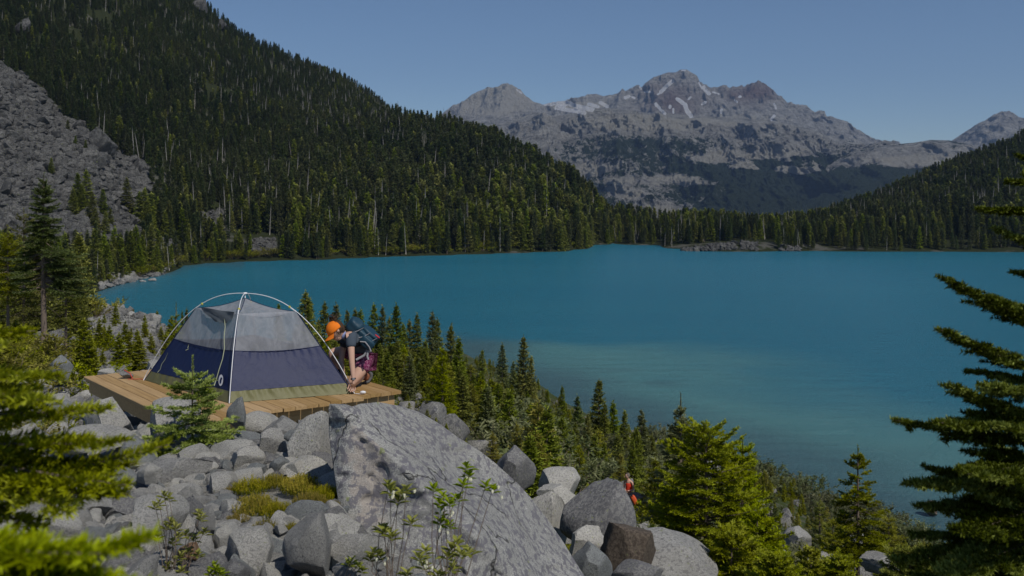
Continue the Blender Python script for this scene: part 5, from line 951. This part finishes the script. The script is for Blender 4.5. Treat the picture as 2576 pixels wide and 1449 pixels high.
hand(q, np.array([-.08, -.20, 1.04]), np.array([-.17, -.21, 1.02]), np.array([0, 0, 1.])); hand(q, np.array([-.12, -.14, 1.02]), np.array([-.16, -.2, 1.01]), np.array([0, 0, 1.])); q.build('body', M['skin'], per2, True)
q = MB(); q.ell(c_+[.02, .01, .02], (.088, .09, .112)); q.build('hair', simple('grey brown hair', (.16, .13, .11), .8, .1, .4, 40), per2, True)
q = MB(); q.add(*skin_geo([((0, 0, .92), .148, .12), ((0, 0, 1.08), .132, .108), ((0, 0, 1.24), .150, .115), ((-.01, 0, 1.33), .10, .085)], [(0, 1), (1, 2), (2, 3)])); q.build('tank_top', simple('red tank top', (.62, .05, .025), .8, .1, .12, 9), per2, True)
q = MB(); q.add(*skin_geo([((0, 0, .90), .140, .112), ((.09, 0, .80), .10, .10), ((.10, 0, .66), .095, .095), ((-.09, 0, .80), .10, .10), ((-.10, 0, .66), .095, .095)], [(0, 1), (1, 2), (0, 3), (3, 4)])); q.build('shorts', simple('white shorts', (.6, .6, .6), .8), per2, True)
for s in (-1, 1): q = MB(); q.ell((s*.09, -.08, .05), (.05, .13, .05)); q.build('shoe', M['sole'], per2, True)
M['bag'] = fabric('orange bag cloth', (.65, .10, .03), .6, .3, tr=.05, bs=5)
pc = np.array(W(1596, 1259, 36.2)); bg2 = empty('dry_bag', pc.tolist(), 0, 'orange bag beside the hiker in the red tank top', 'bag'); PR = np.stack([[.45, 0, -.89], [0, 1, 0], [.89, 0, .45]], 1)
packpart('sack', (0, 0, 0), (.20, .10, .09), 'bag', bg2, 7); packpart('buckle', (-.19, 0, .0), (.02, .08, .02), 'black', bg2, 8)

# ------------------------------------------------------------------ close firs built one by one
def fir_obj(name, label, u, y, H, mat, seed, zb=None, x=None, cat='tree', **kw):
    r = np.random.default_rng(seed); x = (u-1288)/F*y if x is None else x; zg = float(hz(x, y)) if zb is None else zb; dead = kw.pop('dead', None)
    (V, F4, T), mb = conifer(r, H, **kw)
    if dead: dead_twigs(r, mb, H, *dead)
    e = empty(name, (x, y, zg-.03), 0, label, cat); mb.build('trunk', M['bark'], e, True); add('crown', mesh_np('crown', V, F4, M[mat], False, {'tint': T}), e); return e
z_ = 25-(1150-510)/F*8.4
fir_obj('fir_sapling', 'little pale-tipped fir sapling with a single leader in front of the tent platform', 484, 8.4, (1150-888)/F*8.4, 'fir_sap', 5, zb=z_, R=.47, nwh=9, pw=6, tw=5, dens=800, nl=.021, nw=.0065, shape=.5, clear=.06, leader=.15, droop=.15, drop=.12, tert=1, wood=True, trunk_r=.012, twl=.5, el1=.45, tb=.30)
# tall fir with the bare trunk at the left
y = 28.; zb = 25-(890-510)/F*y; H = (890-432)/F*y; r_ = np.random.default_rng(8); BR = []
for k in range(60):
    h = H*(.36+.24*r_.random()); a = r_.choice([0, math.pi, math.pi/2], p=[.45, .3, .25])+r_.normal()*.45; BR.append((h, a, (.75+.5*r_.random())*(1.05 if abs(a) < 1 else .85), -.10+r_.normal()*.1, .25))
fir_obj('fir_tree', 'tall fir with a pale bare trunk and dense top standing left of the tent', 112, y, H, 'fir_blue', 9, zb=zb, R=.62, nwh=22, pw=7, tw=6, dens=150, nl=.05, nw=.013, shape=.75, clear=.60, leader=.05, tert=1, wood=True, trunk_r=.085, branches=BR, bend=.06, droop=.35, dead=(.5, 3.0, 22, .5, .006), tb=.08)
fir_obj('fir_tree', 'fir with a thin pale trunk at the left edge of the picture', 20, 29., 5.1-1.2, 'fir_near', 11, zb=20.4, R=.75, nwh=16, pw=6, tw=6, dens=120, nl=.05, nw=.014, shape=.6, clear=.50, tert=1, wood=True, trunk_r=.05, droop=.3, dead=(.6, 2, 12, .4))
fir_obj('fir_tree', 'small fir with a pale bare trunk between the tall fir and the dark broad one', 166, 31., 2.9, 'fir', 12, zb=20.2, R=.62, nwh=12, pw=6, tw=5, dens=120, nl=.05, nw=.014, shape=.6, clear=.42, tert=1, wood=True, trunk_r=.045, droop=.4, dead=(.4, 1.6, 16, .4))
fir_obj('fir_tree', 'leaning-looking bushy fir behind the tall bare-trunked fir', 60, 38., 5.2, 'fir', 13, R=1.3, nwh=18, pw=6, tw=6, dens=80, nl=.07, nw=.02, shape=.6, clear=.2, tert=1, wood=True, trunk_r=.06)
fir_obj('fir_sapling', 'fir sapling with a bare leader against the boulder bank left of the tent pole', 443, 24., 2.6, 'fir_near', 14, R=.45, nwh=13, pw=6, tw=5, dens=160, nl=.04, nw=.011, shape=.7, clear=.05, leader=.1, tert=1, wood=True)
# bushy fir lower right, its neighbours
def low(u, vt, y, R, mat, seed, label, **kw):
    x = (u-1288)/F*y; zg = float(hz(x, y)); H = EYE-(vt-510)/F*y-zg; d = dict(R=R, nwh=13, pw=7, tw=6, dens=300, nl=.034, nw=.012, twl=.46, shape=.55, clear=.04, leader=.05, tert=1, wood=True, droop=.2, drop=.1, tb=.06); d.update(kw); return fir_obj('fir_tree', label, u, y, max(H, .6), mat, seed, **d)
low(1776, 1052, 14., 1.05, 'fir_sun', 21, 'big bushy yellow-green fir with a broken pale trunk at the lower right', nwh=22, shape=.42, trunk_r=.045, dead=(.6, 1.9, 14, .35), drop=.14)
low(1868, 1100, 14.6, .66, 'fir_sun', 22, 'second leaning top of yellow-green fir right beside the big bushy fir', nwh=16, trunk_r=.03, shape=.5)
low(1712, 985, 22., .9, 'fir_blue', 23, 'tall dark fir with a bare leader rising behind the big bushy fir', nwh=26, shape=.7, leader=.08, dens=190, nl=.045, nw=.015)
low(1700, 1200, 15.5, .66, 'fir_sun', 24, 'low bushy fir at the left foot of the big bushy fir'); low(1905, 1270, 13.2, .68, 'fir_sun', 25, 'low spreading fir at the right foot of the big bushy fir'); low(1960, 1395, 11., .5, 'fir_near', 29, 'low green fir boughs at the bottom edge right of the long boulder', nwh=9)
low(1840, 1320, 11.6, .62, 'fir_sun', 39, 'dense green fir boughs at the bottom edge in front of the bushy fir', nwh=10)
low(2158, 1116, 17., .62, 'fir_bright', 26, 'lone yellow-tinged fir with a bare brown trunk against the lake', nwh=13, shape=.7, leader=.06, clear=.34, trunk_r=.034, drop=.36, tb=-.1, dead=(.2, 1.5, 34, .38), branches=[(.75, 2.9+k*.25, .62, -.1, .2) for k in range(3)]+[(.55+.1*k, 3.3+k*.3, .66, -.2, .2) for k in range(5)])
low(1938, 1236, 30., .75, 'fir_blue', 27, 'small dark fir between the bushy fir and the shore shrubs', dens=120, nl=.05, nw=.014); low(2062, 1250, 38., .6, 'fir', 28, 'small dark fir spire left of the lone fir by the water', dens=110, nl=.05, nw=.015); low(2095, 1300, 24., .6, 'fir_bright', 30, 'low yellow-green fir just left of the lone fir', dens=140, nl=.04, nw=.012)
low(2235, 1290, 26., .7, 'fir_bright', 31, 'low yellow-green fir right of the lone fir', dens=130, nl=.045, nw=.013); low(2110, 1420, 14., .5, 'fir_near', 32, 'low green fir boughs at the foot of the lone fir', nwh=8); low(2290, 1375, 12., .6, 'fir', 33, 'low dark fir at the bottom edge near the right', nwh=10); low(2200, 1345, 19., .6, 'fir_near', 34, 'bushy low fir behind the foot of the lone fir')
low(2040, 1372, 16., .42, 'fir_near', 35, 'tiny fir beside the pale boulder at the lower right', nwh=8); low(1395, 1192, 21., .55, 'fir_bright', 36, 'low feathery bright fir right of the pointed boulder', nwh=8); low(1490, 1205, 24., .6, 'fir_near', 37, 'low fir with yellow tips behind the domed boulder', nwh=9, dens=150, nl=.04, nw=.012)
# fir with shade painted into its needles at the right edge, close to the camera
y = 4.0; tx = (2690-1288)/F*y; zg = 22.55
def tipb(u, v, yy, rise, q=.3):
    t = np.array(W(u, v, yy)); d = np.array([t[0]-tx, t[1]-y]); L = float(np.hypot(*d)); return (float(t[2]-zg-math.tan(rise)*L*.9), math.atan2(d[1], d[0]), L, rise, q)
BR = [tipb(*a) for a in [(2532, 440, 4.0, .10, .8), (2455, 513, 3.9, -.02, .7), (2545, 668, 4.0, .15), (2368, 696, 3.8, .38), (2366, 828, 3.75, .34), (2425, 915, 4.1, .10), (2330, 955, 3.7, .30), (2455, 960, 3.5, .15), (2268, 1055, 3.75, .16), (2400, 1060, 3.4, .1), (2305, 1160, 3.9, .20), (2312, 1215, 3.6, .06), (2370, 1250, 4.2, 0), (2330, 1270, 3.7, .05), (2420, 1180, 3.3, .1), (2290, 1330, 4.0, -.05), (2240, 1392, 3.8, -.08), (2210, 1440, 4.0, -.1), (2330, 1420, 3.5, 0), (2420, 1330, 3.3, .05), (2470, 1100, 4.3, .1), (2460, 1240, 3.6, .1)]]
fir_obj('fir_tree', 'shaded fir reaching in from the right edge with pale bottlebrush tips', 0, y, 3.0, 'fir_painted_shade', 41, zb=zg, x=tx, R=.50, nwh=8, pw=6, tw=15, dens=1000, nl=.0155, nw=.0055, fwd=.35, shape=.45, clear=.04, tert=2, wood=True, trunk_r=.022, droop=.05, tipup=.05, branches=BR, twl=.27, drop=.2, tb=-.10)
# blurred firs at the left edge, very close to the camera
def leftfir(u0, y, vtop, tips, R, seed, label, tw=7):
    x = (u0-1288)/F*y; zg = float(hz(x, y)); H = EYE-(vtop-510)/F*y-zg; B = []
    for (u, v, yy, rise) in tips:
        t = np.array(W(u, v, yy)); d = np.array([t[0]-x, t[1]-y]); L = float(np.hypot(*d)); B.append((float(t[2]-zg-math.tan(rise)*L*.9), math.atan2(d[1], d[0]), L, rise, .3))
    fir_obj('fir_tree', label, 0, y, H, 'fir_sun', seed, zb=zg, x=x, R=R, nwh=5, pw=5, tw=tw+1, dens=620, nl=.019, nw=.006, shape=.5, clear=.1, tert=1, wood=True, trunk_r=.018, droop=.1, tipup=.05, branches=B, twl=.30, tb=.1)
leftfir(-150, 2.5, 640, [(60, 800, 2.4, .1), (140, 905, 2.3, .1), (120, 960, 2.2, .05), (270, 992, 2.4, .10), (240, 1060, 2.6, .1), (300, 1072, 2.3, .12), (395, 1098, 2.3, .28), (360, 1120, 2.5, .2), (330, 1165, 2.2, .05), (345, 1190, 2.4, .08), (200, 1230, 2.2, -.1), (120, 1280, 2.4, -.1)], .36, 51, 'blurred bright fir branches reaching in at the left edge')
leftfir(-190, 1.45, 1215, [(380, 1300, 1.4, .25), (350, 1400, 1.35, .1), (200, 1345, 1.3, .1), (390, 1450, 1.5, .1), (260, 1440, 1.3, .0), (120, 1300, 1.5, .2), (300, 1500, 1.4, .1)], .2, 52, 'very blurred fir top in the bottom left corner', 8)

# ------------------------------------------------------------------ leafy plants and heather close by
def leafy(name, label, base, tips, y, lf=.060, flowers=(), seed=0, mat='rhodo'):
    r = np.random.default_rng(seed); bx = np.array(W(base[0], base[1], y)); e = empty(name, bx.tolist(), 0, label, 'plant'); ms = MB(); ml = MB(); tn = []; mf = MB()
    for (u, v, *dy) in tips:
        t = np.array(W(u, v, y+(dy[0] if dy else r.normal()*.06)))-bx; b0 = np.array([r.normal()*.03, r.normal()*.03, 0]); mid_ = b0*.5+t*.5+np.array([r.normal()*.02, 0, .02]); ms.tube([b0, mid_, t], [.0026, .002, .0015], 5, False)
        for k in range(11):
            az = k*2.4+r.random()*.5; el = .15+.9*(k/11)+r.normal()*.12; d = np.array([math.cos(az)*math.cos(el), math.sin(az)*math.cos(el), math.sin(el)]); s = np.cross(d, uz); s /= np.linalg.norm(s)+1e-6; n_ = np.cross(s, d); l = lf*(.65+.5*r.random())*(1-.3*k/11); w_ = l*.19; b1 = t-uz*.012*(1-k/11)*2
            V = [b1, b1+d*l*.3+s*w_*.8+n_*.003, b1+d*l*.62+s*w_+n_*.002, b1+d*l-uz*l*.12, b1+d*l*.62-s*w_+n_*.002, b1+d*l*.3-s*w_*.8+n_*.003, b1+d*l*.5-n_*.003]
            ml.add(V, [(0, 1, 6), (1, 2, 6), (2, 3, 6), (3, 4, 6), (4, 5, 6), (5, 0, 6)]); tn += [.35+.5*(k/11)+.1*r.normal()]*7
    ms.build('stems', M['bark'], e); add('leaves', ml.mesh('leaves', M[mat], True, {'tint': np.clip(tn, 0, 1)}), e)
    for (u, v) in flowers:
        for k in range(3): c = np.array(W(u+r.normal()*8, v+r.normal()*7, y-.03))-bx; mf.ell(c, (.007, .007, .009), None, 7, 5)
    if flowers: mf.build('flowers', M['flower'], e, True)
leafy('flowering_shrub', 'white-flowered leafy shrub with upright sprigs in front of the lichen boulder', (1130, 1500), [(1173, 1172), (1180, 1192), (1223, 1218), (1115, 1245), (1150, 1250), (1105, 1262), (1130, 1262), (1240, 1228), (1165, 1215), (1108, 1310), (1130, 1318), (1090, 1225), (1110, 1285)], 4.5, flowers=[(1178, 1208), (1240, 1238), (1112, 1285), (1130, 1295), (1118, 1338)], seed=1)
leafy('flowering_shrub', 'dark-stemmed leafy sprigs at the bottom right of the flowering shrub', (1110, 1530), [(1135, 1375), (1160, 1390), (1150, 1362), (1125, 1395), (1180, 1385), (1070, 1380), (1055, 1400), (1065, 1420), (1100, 1440), (1140, 1425), (1025, 1440)], 4.2, flowers=[(1060, 1418), (1075, 1425)], seed=2)
leafy('leafy_shrub', 'small leafy sprigs left of the flowering shrub over the pinkish rock', (985, 1510), [(978, 1218), (982, 1232), (1022, 1230), (1010, 1240), (967, 1335), (985, 1345), (960, 1325), (940, 1385), (955, 1395), (930, 1400), (1035, 1310), (1000, 1255)], 4.3, flowers=[(985, 1245), (1022, 1240), (965, 1410)], seed=3)
leafy('leafy_shrub', 'upright leafy green sprigs growing among grey stones at the lower left', (435, 1490), [(412, 1243), (400, 1262), (425, 1250), (390, 1272), (430, 1310), (442, 1325), (450, 1345), (418, 1322), (435, 1360), (500, 1288), (505, 1300), (515, 1335), (490, 1350), (470, 1340), (455, 1395), (440, 1410), (475, 1385), (420, 1420), (455, 1432), (500, 1392), (395, 1345)], 4.9, lf=.05, seed=4)
leafy('leafy_shrub', 'small leafy tuft at the bottom edge left of the speckled boulder', (548, 1465), [(545, 1428), (530, 1440), (560, 1438), (538, 1422), (552, 1440)], 4.7, lf=.05, seed=5)
leafy('leafy_shrub', 'few green leaves in the gap below the large pale granite boulder', (890, 1465), [(875, 1415), (900, 1420), (885, 1408), (910, 1430)], 4.6, lf=.045, seed=6)
def heather_mesh(seed, n=420):
    r = np.random.default_rng(seed); S0 = []; S1 = []; TI = []
    for i in range(n):
        a = r.random()*6.28; q = r.random()**.5; b = np.array([math.cos(a)*q, math.sin(a)*q, 0]); h = (.35+.45*r.random())*(1.15-q*.6); d = np.array([math.cos(a)*.18*q+r.normal()*.12, math.sin(a)*.18*q+r.normal()*.12, 1.]); m_ = b+d*h*.6
        S0 += [b, m_]; S1 += [m_, b+d*h]; t = .25+.5*r.random(); TI += [t*.4, t+.2]
    V, F4, T = needles(r, np.array(S0), np.array(S1), np.array(TI), 60, .075, .022, .9, .2); return mesh_np('heather', V, F4, M['heather'], False, {'tint': T})
HM = [heather_mesh(800+i) for i in range(3)]
for i, (u, v, w_, y) in enumerate([(630, 1262, 60, 7.0), (690, 1250, 50, 7.2), (755, 1245, 70, 7.0), (815, 1268, 60, 6.7), (640, 1305, 80, 6.4), (700, 1300, 60, 6.3), (600, 1320, 40, 6.2), (780, 1285, 60, 6.5), (670, 1330, 50, 6.0), (735, 1330, 40, 6.0), (580, 1265, 26, 7.0), (770, 1215, 50, 7.4), (830, 1300, 36, 6.4), (130, 1060, 60, 9.6), (60, 1060, 60, 9.4), (190, 1075, 44, 9.3)]):
    x = (u-1288)/F*y; s = w_/F*y*.62; o = add('heather_mound', HM[i % 3], None, (x, y, float(hz(x, y))+.035), (0, 0, i*1.3), (s*1.15, s*1.15, s*1.25))
    tag(o, 'yellow-green mound of heather between the granite boulders' if i < 13 else 'low green mound of plants left of the platform', 'heather', 'heather mounds above the speckled boulder' if i < 13 else 'low green mounds left of the platform')
